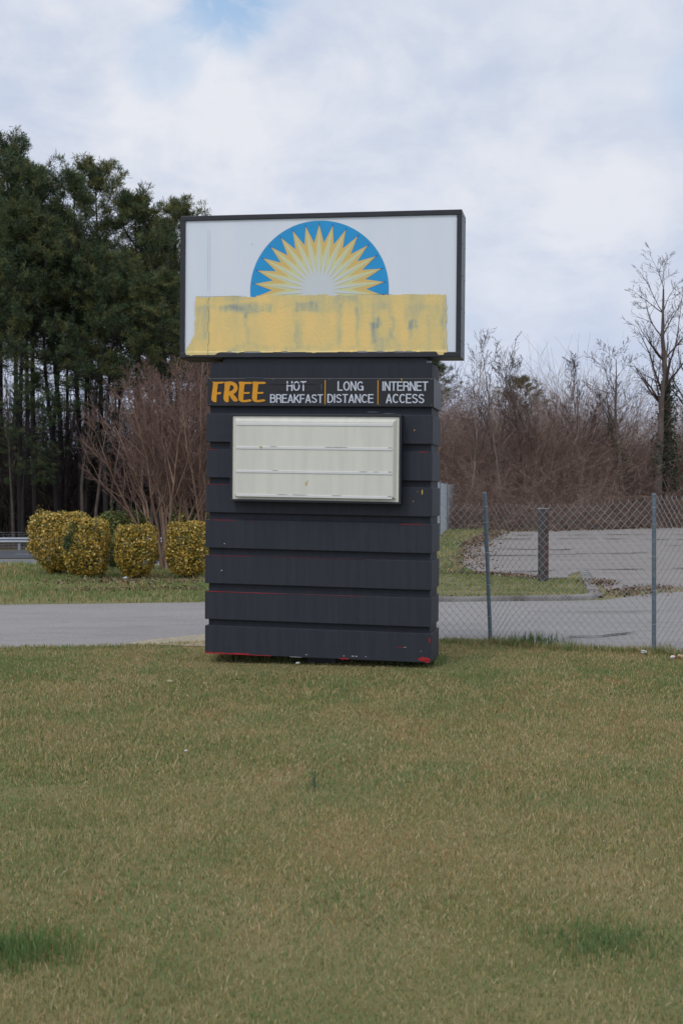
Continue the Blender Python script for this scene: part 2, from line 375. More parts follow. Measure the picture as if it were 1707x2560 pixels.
# --- tagline panel
tagp = boxobj('tagline_panel', m_gloss, sign, -1.117, 1.051, -.003, .6, 2.438, 2.707, bev=.006)
def curve_mesh(name, splines, ext=.002):
    cu = bpy.data.curves.new(name, 'CURVE'); cu.dimensions = '2D'; cu.fill_mode = 'BOTH'; cu.extrude = ext
    for pts in splines:
        s = cu.splines.new('POLY'); s.points.add(len(pts) - 1); s.use_cyclic_u = True
        for p, (x, y) in zip(s.points, pts): p.co = (x, y, 0, 1)
    return cu_to_mesh(name, cu)
def cu_to_mesh(name, cu):
    o = bpy.data.objects.new('tmp', cu); C.objects.link(o); dg = bpy.context.evaluated_depsgraph_get(); dg.update()
    me = bpy.data.meshes.new_from_object(o.evaluated_get(dg)); bpy.data.objects.remove(o); bpy.data.curves.remove(cu); me.name = name
    return me
def stand(me, wd, fit=None):
    """curve mesh (x,y,0) -> (u,w,z), optionally fitted to a box (u0,z0,u1,z1)"""
    co = np.empty(len(me.vertices) * 3, np.float32); me.vertices.foreach_get('co', co); co = co.reshape(-1, 3)
    x, y, z = co[:, 0].copy(), co[:, 1].copy(), co[:, 2].copy()
    if fit:
        x = fit[0] + (x - x.min()) / (x.max() - x.min()) * (fit[2] - fit[0]); y = fit[1] + (y - y.min()) / (y.max() - y.min()) * (fit[3] - fit[1])
    co[:, 0] = x; co[:, 1] = wd - z; co[:, 2] = y
    me.vertices.foreach_set('co', co.ravel()); me.update(); return shear(me)
def catmull(pts, n=5):
    P = np.array(pts, float); out_ = []; m_ = len(P)
    for i in range(m_):
        p0, p1, p2, p3 = P[i - 1], P[i], P[(i + 1) % m_], P[(i + 2) % m_]
        for k in range(n):
            t = k / n
            out_.append(.5 * (2 * p1 + (p2 - p0) * t + (2 * p0 - 5 * p1 + 4 * p2 - p3) * t * t + (3 * p1 - p0 - 3 * p2 + p3) * t ** 3))
    return [tuple(q) for q in out_]
Lf = [[(80, 101), (98, 112), (95, 160), (86, 240), (79, 312), (92, 342), (122, 357), (141, 350), (143, 310), (148, 261), (178, 259), (196, 252), (200, 238), (188, 229), (150, 232), (155, 170), (162, 131), (200, 124), (232, 117), (226, 101), (150, 103)]]
Lr = [[(234, 106), (243, 118), (243, 180), (236, 250), (231, 305), (242, 338), (270, 357), (295, 350), (297, 310), (300, 268), (325, 305), (352, 338), (380, 350), (402, 343), (411, 330), (385, 290), (358, 258), (388, 230), (407, 190), (400, 145), (370, 112), (320, 97), (270, 100)],
      [(318, 143), (345, 150), (360, 174), (345, 203), (304, 221), (309, 180)]]
Le = [(425, 101), (428, 140), (424, 200), (418, 280), (422, 325), (448, 350), (490, 356), (545, 350), (578, 340), (580, 330), (562, 320), (520, 325), (480, 328), (481, 295), (485, 254), (530, 252), (555, 246), (560, 236), (545, 228), (488, 228), (490, 180), (497, 133), (545, 130), (580, 126), (586, 115), (570, 103), (500, 103)]
zf = lambda x, y: (-1.075 + (x - 80) / 677 * .531, 2.672 - (y - 99) / 258 * .196)
m_gold = mat('golden_letter', lin(222, 152, 8), .45, var=.06, vscale=8)
for q, ls in enumerate((Lf, Lr, [Le], [[(x + 171, y - 1) for x, y in Le]])):
    me = curve_mesh('lettering', [[zf(*p) for p in catmull(c_)] for c_ in ls]); o = link('lettering', stand(me, -.0052 - .0006 * (q % 2)), m_gold, tagp); tag(o, 'golden brush style letter ' + 'FREE'[q])
m_silver = mat('pale_letter', lin(205, 210, 220), .5, var=.08, vscale=10)
def arc(cx, cy, rx, ry, a0, a1, n=12): return [(cx + rx * math.cos(R(a0 + (a1 - a0) * i / n)), cy + ry * math.sin(R(a0 + (a1 - a0) * i / n))) for i in range(n + 1)]
T_ = .063                     # half stroke; glyph cell: width w, height 1, centre lines inset by T_
def glyph(c):
    l, r_, b, t, m_ = T_, .60 - T_, T_, 1 - T_, .5
    G = {'H': [[(l, 0), (l, 1)], [(r_, 0), (r_, 1)], [(l, .52), (r_, .52)]], 'T': [[(0, t), (.58, t)], [(.29, 0), (.29, t)]], 'L': [[(l, 1), (l, 0)], [(l, b), (.52, b)]], 'I': [[(l, 0), (l, 1)]],
         'E': [[(l, 0), (l, 1)], [(l, t), (.55, t)], [(l, .53), (.52, .53)], [(l, b), (.56, b)]], 'F': [[(l, 0), (l, 1)], [(l, t), (.53, t)], [(l, .50), (.48, .50)]],
         'N': [[(l, 0), (l, 1)], [(r_, 0), (r_, 1)], [(l + .01, .97), (r_ - .01, .03)]], 'K': [[(l, 0), (l, 1)], [(l, .36), (.56, .99)], [(.22, .55), (.60, .01)]], 'A': [[(.05, 0), (.31, .97)], [(.57, 0), (.31, .97)], [(.15, .30), (.47, .30)]],
         'O': [arc(.34, .5, .265, .43, 0, 360, 28)], 'D': [[(l, 0), (l, 1)], [(l, t), (.28, t)] + arc(.28, .5, .265, .425, 90, -90, 14)[1:] + [(l, b)]],
         'C': [arc(.34, .5, .265, .43, 42, 318, 24)], 'G': [arc(.34, .5, .265, .43, 42, 338, 24), [(.36, .46), (.655, .46)], [(.605, .46), (.605, .02)]],
         'B': [[(l, 0), (l, 1)], [(l, t), (.32, t)] + arc(.32, .735, .185, .19, 90, -90, 10)[1:] + [(l, .545)], [(l, .535), (.34, .535)] + arc(.34, .305, .20, .23, 90, -90, 10)[1:] + [(l, b)]],
         'R': [[(l, 0), (l, 1)], [(l, t), (.34, t)] + arc(.34, .715, .19, .21, 90, -90, 10)[1:] + [(l, .505)], [(.36, .50), (.50, .42), (.53, .28), (.55, .0)]],
         'S': [arc(.30, .725, .215, .2, 18, 190, 12) + [(.13, .60), (.25, .54), (.38, .48), (.49, .39)] + arc(.30, .275, .225, .2, 25, -165, 14)]}
    w_ = {'I': .15, 'T': .58, 'L': .52, 'E': .56, 'F': .53, 'O': .68, 'C': .63, 'G': .67, 'D': .62, 'A': .62, 'S': .60, 'R': .60, 'B': .60}.get(c, .60)
    return G[c], w_
def text(s, fit, wd=-.0052):
    bm = bmesh.new(); x = 0; q = 0
    for c in s:
        st, w_ = glyph(c)
        for P in st:
            n = len(P); closed = abs(P[0][0] - P[-1][0]) + abs(P[0][1] - P[-1][1]) < 1e-6; L_, R_ = [], []
            for i, (px, py) in enumerate(P):
                a = P[i - 1] if i else (P[-2] if closed else P[0]); e = P[i + 1] if i < n - 1 else (P[1] if closed else P[-1]); dx, dy = e[0] - a[0], e[1] - a[1]; ll = math.hypot(dx, dy) + 1e-9
                hx = T_ * (1.08 if abs(dy) > abs(dx) else .95); L_.append((px - dy / ll * hx, py + dx / ll * hx)); R_.append((px + dy / ll * hx, py - dx / ll * hx))
            va = [bm.verts.new((x + p[0], p[1], q * .0002)) for p in L_]; vb = [bm.verts.new((x + p[0], p[1], q * .0002)) for p in R_]
            for i in range(n - 1): bm.faces.new((va[i], vb[i], vb[i + 1], va[i + 1]))
            q = (q + 1) % 6
        x += w_ + .055
    bmesh.ops.recalc_face_normals(bm, faces=bm.faces); me = bpy.data.meshes.new('lettering'); bm.to_mesh(me); bm.free()
    return link('lettering', stand(me, wd, fit), m_silver, tagp)
for s, fit in (('HOT', (-.342, 2.585, -.152, 2.677)), ('BREAKFAST', (-.501, 2.470, .008, 2.557)), ('LONG', (.147, 2.588, .394, 2.676)), ('DISTANCE', (.051, 2.473, .489, 2.557)),
               ('INTERNET', (.571, 2.588, .997, 2.675)), ('ACCESS', (.604, 2.472, .963, 2.561))):
    tag(text(s, fit), 'white capital letters reading ' + s)
for u in (.029, .530):
    boxobj('divider', m_gold, tagp, u - .004, u + .004, -.006, -.002, 2.46, 2.687, bev=0)
patches([(-.52, -.05, 2.647, 2.655, .55), (-.44, -.06, 2.580, 2.584, .7)], tagp, 'scratch', m_gloss, -.0115)
patches([(-.44, -.10, 2.655, 2.658, .8), (-.75, -.57, 2.7085, 2.712, .5), (-.008, .0, 2.55, 2.69, .8)], tagp, 'scratch', m_smear, -.0115)
patches([(.745, .757, 2.688, 2.703, .3), (.752, .758, 2.66, 2.69, .6)], tagp, 'yellow_drip', m_yelp, -.0085)
def screws(pts, parent, wd=-.004, r=.006):
    for u, z in pts:
        bm = bmesh.new()
        bmesh.ops.create_cone(bm, cap_ends=True, segments=8, radius1=r, radius2=r * .7, depth=.006, matrix=Matrix.Translation((u, wd, z)) @ Matrix.Rotation(R(90), 4, 'X'))
        bobj('screw_head', bm, m_chip_dull, parent)
m_chip_dull = mat('dull_screw', lin(112, 114, 120), .5, metal=.4)
screws([(u, z) for u in (-1.09, -.47, .07, .55, 1.03) for z in (2.455, 2.692)], tagp, -.005)
patches([(.42, .54, 2.385, 2.402, .6), (.57, .69, 2.372, 2.386, .6)], sign, 'paint_smear', m_smear, .036)

# --- cabinet
cab = None
bm = bmesh.new(); U0, U1, Z0, Z1, DP = -1.397, 1.295, 2.902, 4.254, .36
FW = .046
add_box(bm, U0, U1, 0, DP, Z1 - FW, Z1, .004); add_box(bm, U0, U1, 0, DP, Z0, Z0 + FW, .004)
add_box(bm, U0, U0 + FW, .002, DP - .002, Z0 + FW, Z1 - FW); add_box(bm, U1 - FW, U1, .002, DP - .002, Z0 + FW, Z1 - FW)
add_box(bm, U0 + FW, U1 - FW, DP - .03, DP - .01, Z0 + FW, Z1 - FW)
cab = bobj('sign_cabinet', bm, m_black, sign); 
# white face panel
m_face = mat('white_acrylic_face', (.75, .80, .86), .28, spec=.45, col2=(.79, .83, .88), vscale=1.3, stretch=(3, 1, .6), bump=.05, bscale=2)
boxobj('face_panel', m_face, cab, U0 + FW, U1 - FW, .018, .03, Z0 + FW, Z1 - FW, bev=0)
patches([(-1.128, -1.1255, 3.49, 4.17, .2), (-1.108, -1.106, 3.49, 4.15, .2), (-.70, -.692, 3.965, 3.985, .3)], cab, 'panel_seam', mat('grey_grime', lin(182, 188, 198), .6), .0165)
# sun emblem
SC = (-.044, 3.536); RX, RY = .661, .645
def pol(r, a): return (SC[0] + r * math.cos(a), SC[1] + r * math.sin(a) * RY / RX)
ZC = 3.462
def clip_low(pts):               # clip polygon to z >= ZC
    o = []
    for i in range(len(pts)):
        a, b = pts[i], pts[(i + 1) % len(pts)]
        if a[1] >= ZC: o.append(a)
        if (a[1] >= ZC) != (b[1] >= ZC):
            t = (ZC - a[1]) / (b[1] - a[1]); o.append((a[0] + (b[0] - a[0]) * t, ZC))
    return o
def star(rt, rv, n=30, half=1.0, off=0):
    pts = []
    for i in range(n):
        a = math.pi / 2 + i * 2 * math.pi / n; pts += [pol(rt, a + off), pol(rv, a + math.pi / n)]
    return clip_low(pts)
emb = bmesh.new()
def layer(pts, wd, mi):
    vs = [emb.verts.new((u, wd, z)) for u, z in pts]; es = [emb.edges.new((vs[i], vs[(i + 1) % len(vs)])) for i in range(len(vs))]
    r = bmesh.ops.triangle_fill(emb, use_beauty=True, edges=es)
    for g in r['geom']:
        if isinstance(g, bmesh.types.BMFace): g.material_index = mi
disc = [pol(RX + .004, 2 * math.pi * i / 180) for i in range(180)]
layer(clip_low(disc), .0165, 5)
layer(clip_low([pol(RX, 2 * math.pi * i / 180) for i in range(180)]), .0155, 0)
layer(star(.648, .428), .0145, 1)
layer(star(.625, .452), .0135, 2)
layer(star(.600, .31), .0125, 3)
layer(star(.50, .165), .0115, 6)
layer(star(.43, .135), .0105, 4)
emb_m = [mat('emblem_blue', lin(20, 152, 212), .35, var=.04, vscale=6), mat('emblem_navy', lin(36, 78, 150), .35), mat('emblem_gold', lin(222, 190, 112), .35), mat('emblem_pale_yellow', lin(216, 214, 160), .35),
         mat('emblem_cream', lin(212, 217, 218), .35), mat('emblem_edge', lin(120, 165, 190), .4), mat('emblem_light', lin(214, 216, 190), .35)]
bobj('sun_emblem', emb, emb_m, cab)
# painted-out name strip: paint thickness decides how much of the old grey shows
nu, nz_ = 330, 110
ug = np.linspace(-1.352, 1.20, nu); zg = np.linspace(2.915, 3.500, nz_); UU, ZZ = np.meshgrid(ug, zg)
def zu(a, b): return (-1.349 + (a - 50) / 1438 * 2.6025, 4.209 - (b - 95) / 712 * 1.256)   # panel picture coords -> sign coords
thick = .55 + .46 * (fbm(UU * 7, ZZ * 2.6, 4, 5) - .5) * 2 + .18 * (fbm(UU * 60, ZZ * 3, 8, 3) - .5)
def box_soft(a0, a1, b0, b1, s=.028, wob=.045):
    u0, z1 = zu(a0, b0); u1, z0 = zu(a1, b1)
    du = (fbm(UU * 9, ZZ * 9, 21, 3) - .5) * 2 * wob; dz = (fbm(UU * 9, ZZ * 9, 33, 3) - .5) * 2 * wob
    return smoothstep(u0 - s, u0 + s, UU + du) * smoothstep(u1 + s, u1 - s, UU + du) * smoothstep(z0 - s, z0 + s, ZZ + dz) * smoothstep(z1 + s, z1 - s, ZZ + dz)
for a0, a1, b0, b1, k in ((185, 372, 580, 790, .5), (400, 545, 600, 765, .42), (555, 640, 570, 780, .4), (690, 850, 600, 765, .45), (900, 962, 555, 770, .4), (1000, 1040, 540, 790, .3), (1095, 1150, 600, 740, .35), (1180, 1230, 560, 760, .32), (1295, 1340, 600, 760, .32),
                          (100, 520, 528, 552, .3), (560, 640, 510, 560, .35), (1000, 1420, 505, 560, .25), (100, 420, 770, 805, .2)):
    thick = thick + .6 * k * box_soft(a0, a1, b0, b1)
for a0, a1, b0, b1, k in ((1042, 1072, 660, 770, .40), (1064, 1090, 630, 690, .32), (1150, 1172, 630, 745, .28), (1235, 1290, 640, 690, .26), (1240, 1262, 650, 745, .18), (968, 982, 575, 770, .35), (240, 520, 545, 592, .3), (105, 180, 560, 740, .22), (372, 395, 590, 620, .45), (920, 965, 765, 785, .4),
                          (655, 760, 540, 600, .3), (640, 690, 640, 790, .2), (1410, 1432, 520, 800, .3), (330, 380, 765, 790, .3), (870, 890, 560, 770, .2)):
    thick = thick - k * (.45 + .9 * fbm(UU * 50, ZZ * 9, 77, 3)) * box_soft(a0, a1, b0, b1, .018, .028)
thick = thick + .12 * (fbm(UU * 140, ZZ * 8, 2, 2) - .5)
thick = np.clip(thick, 0, 1)
c_y = np.array(lin(246, 210, 134)); c_m = np.array(lin(226, 204, 138)); c_g = np.array(lin(190, 186, 150)); c_d = np.array(lin(152, 156, 150))
T = thick[..., None]
colr = np.where(T > .55, c_m + (c_y - c_m) * np.clip((T - .55) / .35, 0, 1), np.where(T > .25, c_g + (c_m - c_g) * (T - .25) / .3, c_d + (c_g - c_d) * np.clip(T, 0, .25) / .25))
seam = np.abs(UU + 1.115 + .004 * np.sin(ZZ * 30)) < .0042
colr = np.where((seam & (fbm(UU * 0, ZZ * 20, 6) > .36))[..., None], np.array(lin(168, 152, 104)), colr)
# outline of the paint
eT = 3.484 + (fbm(ug * 14, ug * 0, 51, 4) - .5) * .03 + .012 * smoothstep(.55, .62, fbm(ug * 5, ug * 0 + 3, 52, 2)); eB = 2.948 + (fbm(ug * 11, ug * 0 + 7, 53, 4) - .5) * .03
eB = eB - .025 * (ug < -1.0) * smoothstep(-.98, -1.05, ug) - .022 * smoothstep(1.07, 1.085, ug) * smoothstep(1.15, 1.135, ug)
lz = np.array([2.90, 2.96, 3.02, 3.07, 3.12, 3.2, 3.5]); lu = np.array([-1.345, -1.345, -1.315, -1.285, -1.262, -1.256, -1.252])
eL = np.interp(zg, lz, lu) + (fbm(zg * 22, zg * 0, 61, 3) - .5) * .022; eR = np.interp(zg, [2.9, 3.0, 3.05, 3.5], [1.178, 1.172, 1.162, 1.16]) + (fbm(zg * 22, zg * 0 + 5, 63, 3) - .5) * .012
ins = (ZZ < eT[None, :]) & (ZZ > eB[None, :]) & (UU > eL[:, None]) & (UU < eR[:, None])
jj, ii = np.nonzero(ins[:-1, :-1] & ins[1:, :-1] & ins[:-1, 1:] & ins[1:, 1:])
i0 = jj * nu + ii
WW = np.where(ZZ < Z0 + FW + .006, -.004, .0085) 
V = np.stack([UU, WW, ZZ], -1).reshape(-1, 3)
me = np_mesh('painted_strip', V, [np.stack([i0, i0 + 1, i0 + nu + 1, i0 + nu], 1)], colr.reshape(-1, 3))
bm = bmesh.new(); bm.from_mesh(me); bmesh.ops.delete(bm, geom=[v for v in bm.verts if not v.link_faces], context='VERTS'); bm.to_mesh(me); bm.free()
m_strip = mat('brushed_yellow_paint', rough=.55, attr=True, spec=.35, bump=.15, bscale=40)
tag(link('painted_strip', shear(me), m_strip, cab), 'patchy yellow paint brushed over the old name')
m_edge = mat('dark_trim_line', lin(70, 72, 82), .5)
patches([(.35, .655, 3.483, 3.487, .2), (-1.24, -.75, 3.4835, 3.4865, .6)], cab, 'trim_line', m_edge, .0085)
boxobj('drip_edge', m_rust, cab, U0 + .004, -.985, .02, DP - .02, Z0 - .012, Z0 - .001, bev=0)
for z in (3.05, 3.35, 3.65, 3.95, 4.2):
    for y in (.06, .3):
        bm = bmesh.new(); bmesh.ops.create_cone(bm, cap_ends=True, segments=8, radius1=.007, radius2=.005, depth=.006, matrix=Matrix.Translation((U1 + .003, y, z)) @ Matrix.Rotation(R(90), 4, 'Y'))
        bobj('screw_head', bm, m_chip_dull, cab)

# --- changeable letter board
bm = bmesh.new(); A0, A1, B0, B1 = -.852, .772, 1.537, 2.359
WF = -.13; fw = .021
add_box(bm, A0, A1, WF, 0.02, B1 - fw, B1, .003); add_box(bm, A0, A1, WF, 0.02, B0, B0 + fw, .003)
add_box(bm, A0, A0 + fw, WF + .002, .018, B0 + fw, B1 - fw); add_box(bm, A1 - fw, A1, WF + .002, .018, B0 + fw, B1 - fw)
add_box(bm, A0 + fw, A1 - fw, -.02, -.004, B0 + fw, B1 - fw)
board = bobj('message_board', bm, m_black, sign)
m_pan = mat('aged_ivory_panel', lin(216, 214, 201), .42, spec=.45, col2=lin(226, 223, 210), vscale=2.2, stretch=(5, 1, .5), bump=.05, bscale=3)
bm = bmesh.new()
def ring(u0, u1, z0, z1, wd): return [bm.verts.new((u0, wd, z0)), bm.verts.new((u1, wd, z0)), bm.verts.new((u1, wd, z1)), bm.verts.new((u0, wd, z1))]
r0 = ring(A0 + fw, A1 - fw, B0 + fw, B1 - fw, WF + .012); r1 = ring(-.806, .728, 1.580, 2.318, WF + .012); r2 = ring(-.79, .700, 1.606, 2.288, WF - .028)
for a, b in ((r0, r1), (r1, r2)):
    for i in range(4): bm.faces.new((a[i], a[(i + 1) % 4], b[(i + 1) % 4], b[i]))
bm.faces.new(r2); bmesh.ops.recalc_face_normals(bm, faces=bm.faces)
if bm.faces[-1:][0].normal.y > 0: bmesh.ops.reverse_faces(bm, faces=bm.faces)
bobj('board_face', bm, m_pan, board)
m_track = mat('clear_plastic_track', lin(222, 222, 218), .3, spec=.5, var=.03, vscale=4, stretch=(1, 1, 4))
m_dirt = mat('track_dirt', lin(136, 136, 130), .7)
for z in (2.262, 2.041, 1.819, 1.595):
    bm = bmesh.new(); add_box(bm, -.787, .695, WF - .034, WF - .0285, z - .012, z + .012, .002); tr = bobj('letter_track', bm, m_track, board)
    if z < 2.2:
        it = []; u = -.78
        for q in range(3):
            u0 = rnd.uniform(-.6, .55); it.append((u0, u0 + rnd.uniform(.04, .16), z + .0105, z + .0145, .6))
        it += [(.655, .69, z + .0095, z + .0165, .5)]
        patches(it, tr, 'track_grime', m_dirt, WF - .0365)
patches([(-.12, -.104, 1.69, 1.735, .3), (-.10, -.096, 1.72, 1.75, .4)], board, 'yellow_drip', m_yelp, WF - .031)
patches([(-.56, -.53, 2.046, 2.056, .3)], board, 'yellow_drip', m_yelp, WF - .0435)

# ------------------------------------------------------------------ chain link fences
m_galv = mat('galvanised_wire', lin(176, 180, 184), .45, metal=.55, var=.15, vscale=30)
m_post = mat('galvanised_post', lin(118, 130, 138), .5, metal=.35, col2=lin(98, 112, 122), vscale=9, stretch=(1, 1, 4))
def resample(path, step):
    P = np.array(path, float); d = np.r_[0, np.cumsum(np.linalg.norm(np.diff(P[:, :2], axis=0), axis=1))]
    s = np.arange(0, d[-1], step); return np.stack([np.interp(s, d, P[:, k]) for k in range(P.shape[1])], 1)
def chain(path, a, b, r, m, parent, zigdepth=.006, k=3):
    """path rows: x y base_z top_z ; woven zigzag wires"""
    P = resample(path, a); n = len(P); segs = []
    rows = int(np.max(P[:, 3] - P[:, 2]) / b)
    for i in range(n - 1):
        z0 = P[i, 2]; hb = (P[i, 3] - P[i, 2]) / rows; prev = None
        nx, ny = -(P[i + 1, 1] - P[i, 1]), P[i + 1, 0] - P[i, 0]; L = math.hypot(nx, ny); nx /= L; ny /= L
        for q in range(rows + 1):
            right = (q + i) % 2; c = P[i + 1] if right else P[i]
            off = zigdepth if right else -zigdepth
            p = (c[0] + nx * off * .5, c[1] + ny * off * .5, z0 + q * hb)
            if prev: segs.append((*prev, *p, r, r))
            prev = p
        if True:   # twisted barb at the top
            segs.append((*prev, prev[0] + rnd.uniform(-.01, .01), prev[1], prev[2] + .022, r, r * .8))
    return tube_obj('wire_mesh', segs, m, parent, k)
def pipe(name, p0, p1, r, m, parent, cap=True):
    ob = tube_obj(name, [(*p0, *p1, r, r), (*p1, p1[0], p1[1], p1[2] + r * .6, r * 1.08, r * .55)] if cap else [(*p0, *p1, r, r)], m, parent, 12, smooth=True); return ob
fence = thing('chain_link_fence', 'sagging grey chain link fence along the lawn edge to the right of the sign', 'fence', (0, 0, 0))
chain([(-.4, 14.25, .02, 1.50), (.6, 14.12, .02, 1.50), (1.62, 13.93, .02, 1.50)], .040, .045, .0021, m_galv, fence)
chain([(1.63, 13.91, .02, 1.50), (1.80, 13.62, .02, 1.50), (2.1, 13.38, .02, 1.49), (2.6, 13.2, .01, 1.51), (3.18, 13.08, .0, 1.575)], .040, .045, .0021, m_galv, fence)
chain([(3.19, 13.06, .0, 1.59), (3.34, 12.70, .0, 1.575), (3.56, 12.25, .0, 1.56), (3.86, 11.7, .0, 1.56), (4.4, 11.0, 0, 1.56), (5.3, 10.2, 0, 1.56)], .040, .045, .0021, m_galv, fence)
for (x, y, top, lean, lab) in ((-.4, 14.27, 1.6, 0, None), (1.62, 13.9, 1.632, -.068, 'leaning fence post beside the sign'), (3.183, 13.04, 1.616, -.004, None), (4.4, 10.98, 1.6, 0, None)):
    p = pipe('fence_post', (x, y, -.05), (x + lean, y, top), .022, m_post, fence)
    if lab: tag(p, lab)
for (x, y, top, lean) in ((1.62, 13.9, 1.632, -.068), (3.183, 13.04, 1.616, -.004)):
    for z in (.28, .62, .97, 1.3, 1.47):
        f = (z + .05) / (top + .05); sg = []
        for q in range(10):
            a0, a1 = q * math.pi / 5, (q + 1) * math.pi / 5
            sg.append((x + lean * f + .026 * math.cos(a0), y + .026 * math.sin(a0), z + q * .002, x + lean * f + .026 * math.cos(a1), y + .026 * math.sin(a1), z + q * .002 + .002, .003, .003))
        tube_obj('wire_tie', sg, m_galv, fence, 5)
ffence = thing('chain_link_fence', 'far tall chain link fence ending in front of the bare thicket behind the sign', 'fence', (0, 0, 0))
chain([(2.2, 36, -.0, 2.0), (3.75, 49, -.02, 2.1), (4.83, 58.8, -.02, 2.12)], .055, .055, .0028, m_galv, ffence)
chain([(4.83, 58.85, -.02, 2.12), (6.98, 72.1, -.02, 2.25)], .055, .055, .0028, m_galv, ffence)
for (x, y, t) in ((2.2, 36, 2.1), (3.75, 49, 2.15), (4.83, 58.84, 2.2), (6.98, 72.1, 2.32)):
    pipe('fence_post', (x, y, -.2), (x, y, t), .04, m_post, ffence)

# ------------------------------------------------------------------ steel post, kerb, guardrail
m_steel = mat('weathered_steel', lin(86, 82, 81), .7, metal=.2, col2=lin(66, 61, 59), vscale=5, stretch=(2, 2, .7), bump=.2, bscale=20)
m_rusty = mat('rust_red_paint', lin(96, 48, 42), .8, col2=lin(62, 54, 52), vscale=4, stretch=(1, 1, .6))
bol = thing('steel_post', 'thick rusting square steel post standing in mossy grass behind the fence', 'post', (3.78, 24.02, 0), R(-8))
bm = bmesh.new(); add_box(bm, -.095, .095, -.095, .095, -.2, 1.355, .012); bobj('post_body', bm, m_steel, bol, sh=False)
bm = bmesh.new(); add_box(bm, .0955, .0995, -.07, .06, .05, 1.3, 0); add_box(bm, .05, .092, -.0985, -.0955, .02, 1.33, 0); bobj('rust_streak', bm, m_rusty, bol, sh=False)
bm = bmesh.new(); add_box(bm, -.105, .105, -.105, .105, 1.356, 1.372, .004); bobj('cap_plate', bm, mat('pale_cap', lin(150, 150, 150), .6, var=.2, vscale=8), bol, sh=False)

m_conc = mat('weathered_concrete', lin(146, 141, 136), .9, vscale=2.5, bump=.4, bscale=40, col2=lin(100, 94, 88), vdetail=9)
def kerb(name, pts, wd, h, label):
    P = np.array(resample([(x, y, 0) for x, y in pts], .3)); n = len(P)
    T_ = np.gradient(P[:, :2], axis=0); T_ /= np.linalg.norm(T_, axis=1, keepdims=True); Nn = np.stack([-T_[:, 1], T_[:, 0]], 1)
    prof = [(-wd / 2, -.1), (-wd / 2, h - .03), (-wd / 2 + .03, h), (wd / 2 - .03, h), (wd / 2, h - .03), (wd / 2, -.1)]
    V = []
    for i in range(n):
        j = (fbm(np.array([i * .5]), np.array([0.]), 3)[0] - .5) * .03
        for (o, z) in prof: V.append((P[i, 0] + Nn[i, 0] * (o + j), P[i, 1] + Nn[i, 1] * (o + j), z + j * .5))
    k = len(prof); Fc = [[i * k + q, i * k + q + 1, (i + 1) * k + q + 1, (i + 1) * k + q] for i in range(n - 1) for q in range(k - 1)]
    o = link(name, np_mesh(name, V, [np.array(Fc)]), m_conc); return tag(o, kind='structure')
kerb('kerb', [(.2, 19.36), (1.5, 19.4), (3.0, 19.55), (3.6, 19.70), (3.85, 19.86), (3.99, 20.1)], .15, .075, '')
kerb('kerb', [(4.0, 20.12), (4.1, 20.6), (4.25, 21.6), (4.7, 24.5), (5.3, 28.0)], .22, .03, '')

m_rail = mat('galvanised_guardrail', lin(150, 156, 164), .45, metal=.4, var=.1, vscale=2, stretch=(.3, 1, 1))
gr = thing('guardrail', 'grey corrugated metal guardrail along the far side of the road', 'guardrail', (0, 73.2, -1.5))
prof = [(0, .40), (-.05, .43), (-.08, .47), (-.08, .51), (-.02, .55), (-.02, .58), (-.08, .62), (-.08, .66), (-.05, .70), (0, .73)]
V = [(x, yy, z) for x in (-46, 3) for yy, z in prof]; k = len(prof)
link('rail_beam', np_mesh('rail_beam', V, [np.array([[q, q + k, q + k + 1, q + 1] for q in range(k - 1)])]), m_rail, gr)
pb = bmesh.new(); add_box(pb, -.07, .07, .01, .2, -.3, .7); pme = bpy.data.meshes.new('rail_post'); pb.to_mesh(pme); pb.free(); pme.materials.append(m_rail)
for i in range(25):
    o = bpy.data.objects.new('rail_post', pme); C.objects.link(o); o.parent = gr; o.location = (-45 + i * 1.92 - .3, 0, 0)
wf = thing('wire_fence', 'low woven wire fence behind the guardrail at the wood edge', 'fence', (0, 75.5, -1.5))
sg = []
for z in np.linspace(.1, .95, 7): sg.append((-46, 0, z, 2, 0, z, .006, .006))
for x in np.arange(-46, 2, .3): sg.append((x, 0, 0, x, 0, .95, .005, .005))
tube_obj('wire_mesh', sg, m_galv, wf, 3)
for i in range(13): pipe('fence_post', (-46 + i * 4, 0, -.2), (-46 + i * 4, 0, 1.02), .03, m_rusty, wf, False)

# ------------------------------------------------------------------ grass
def blades(name, X, Y, H, W, col, m, Z=None, lean=.6):
    n = len(X); Z = height(X, Y) if Z is None else Z
    az = rng.uniform(0, 2 * math.pi, n); bx, by = np.cos(az), np.sin(az)          # blade width axis
    la = rng.uniform(0, 2 * math.pi, n); lm = np.abs(rng.normal(0, lean, n)); lx, ly = np.cos(la) * lm, np.sin(la) * lm
    B = np.stack([X, Y, Z - .004], 1); wv = np.stack([bx, by, 0 * bx], 1) * (W / 2)[:, None]
    mid = B + np.stack([lx * H * .46, ly * H * .46, H * .56], 1); tip = B + np.stack([lx * H * .95, ly * H * .95, H * (1 - .12 * lm)], 1)
    V = np.empty((n, 5, 3), np.float32); V[:, 0] = B - wv; V[:, 1] = B + wv; V[:, 2] = mid + wv * .8; V[:, 3] = mid - wv * .8; V[:, 4] = tip
    i = (np.arange(n) * 5)[:, None]
    cc = np.repeat(col, 5, axis=0)
    o = link(name, np_mesh(name, V.reshape(-1, 3), [i + np.array([[0, 1, 2, 3]]), i + np.array([[3, 2, 4]])], cc), m)
    return tag(o, kind='stuff')
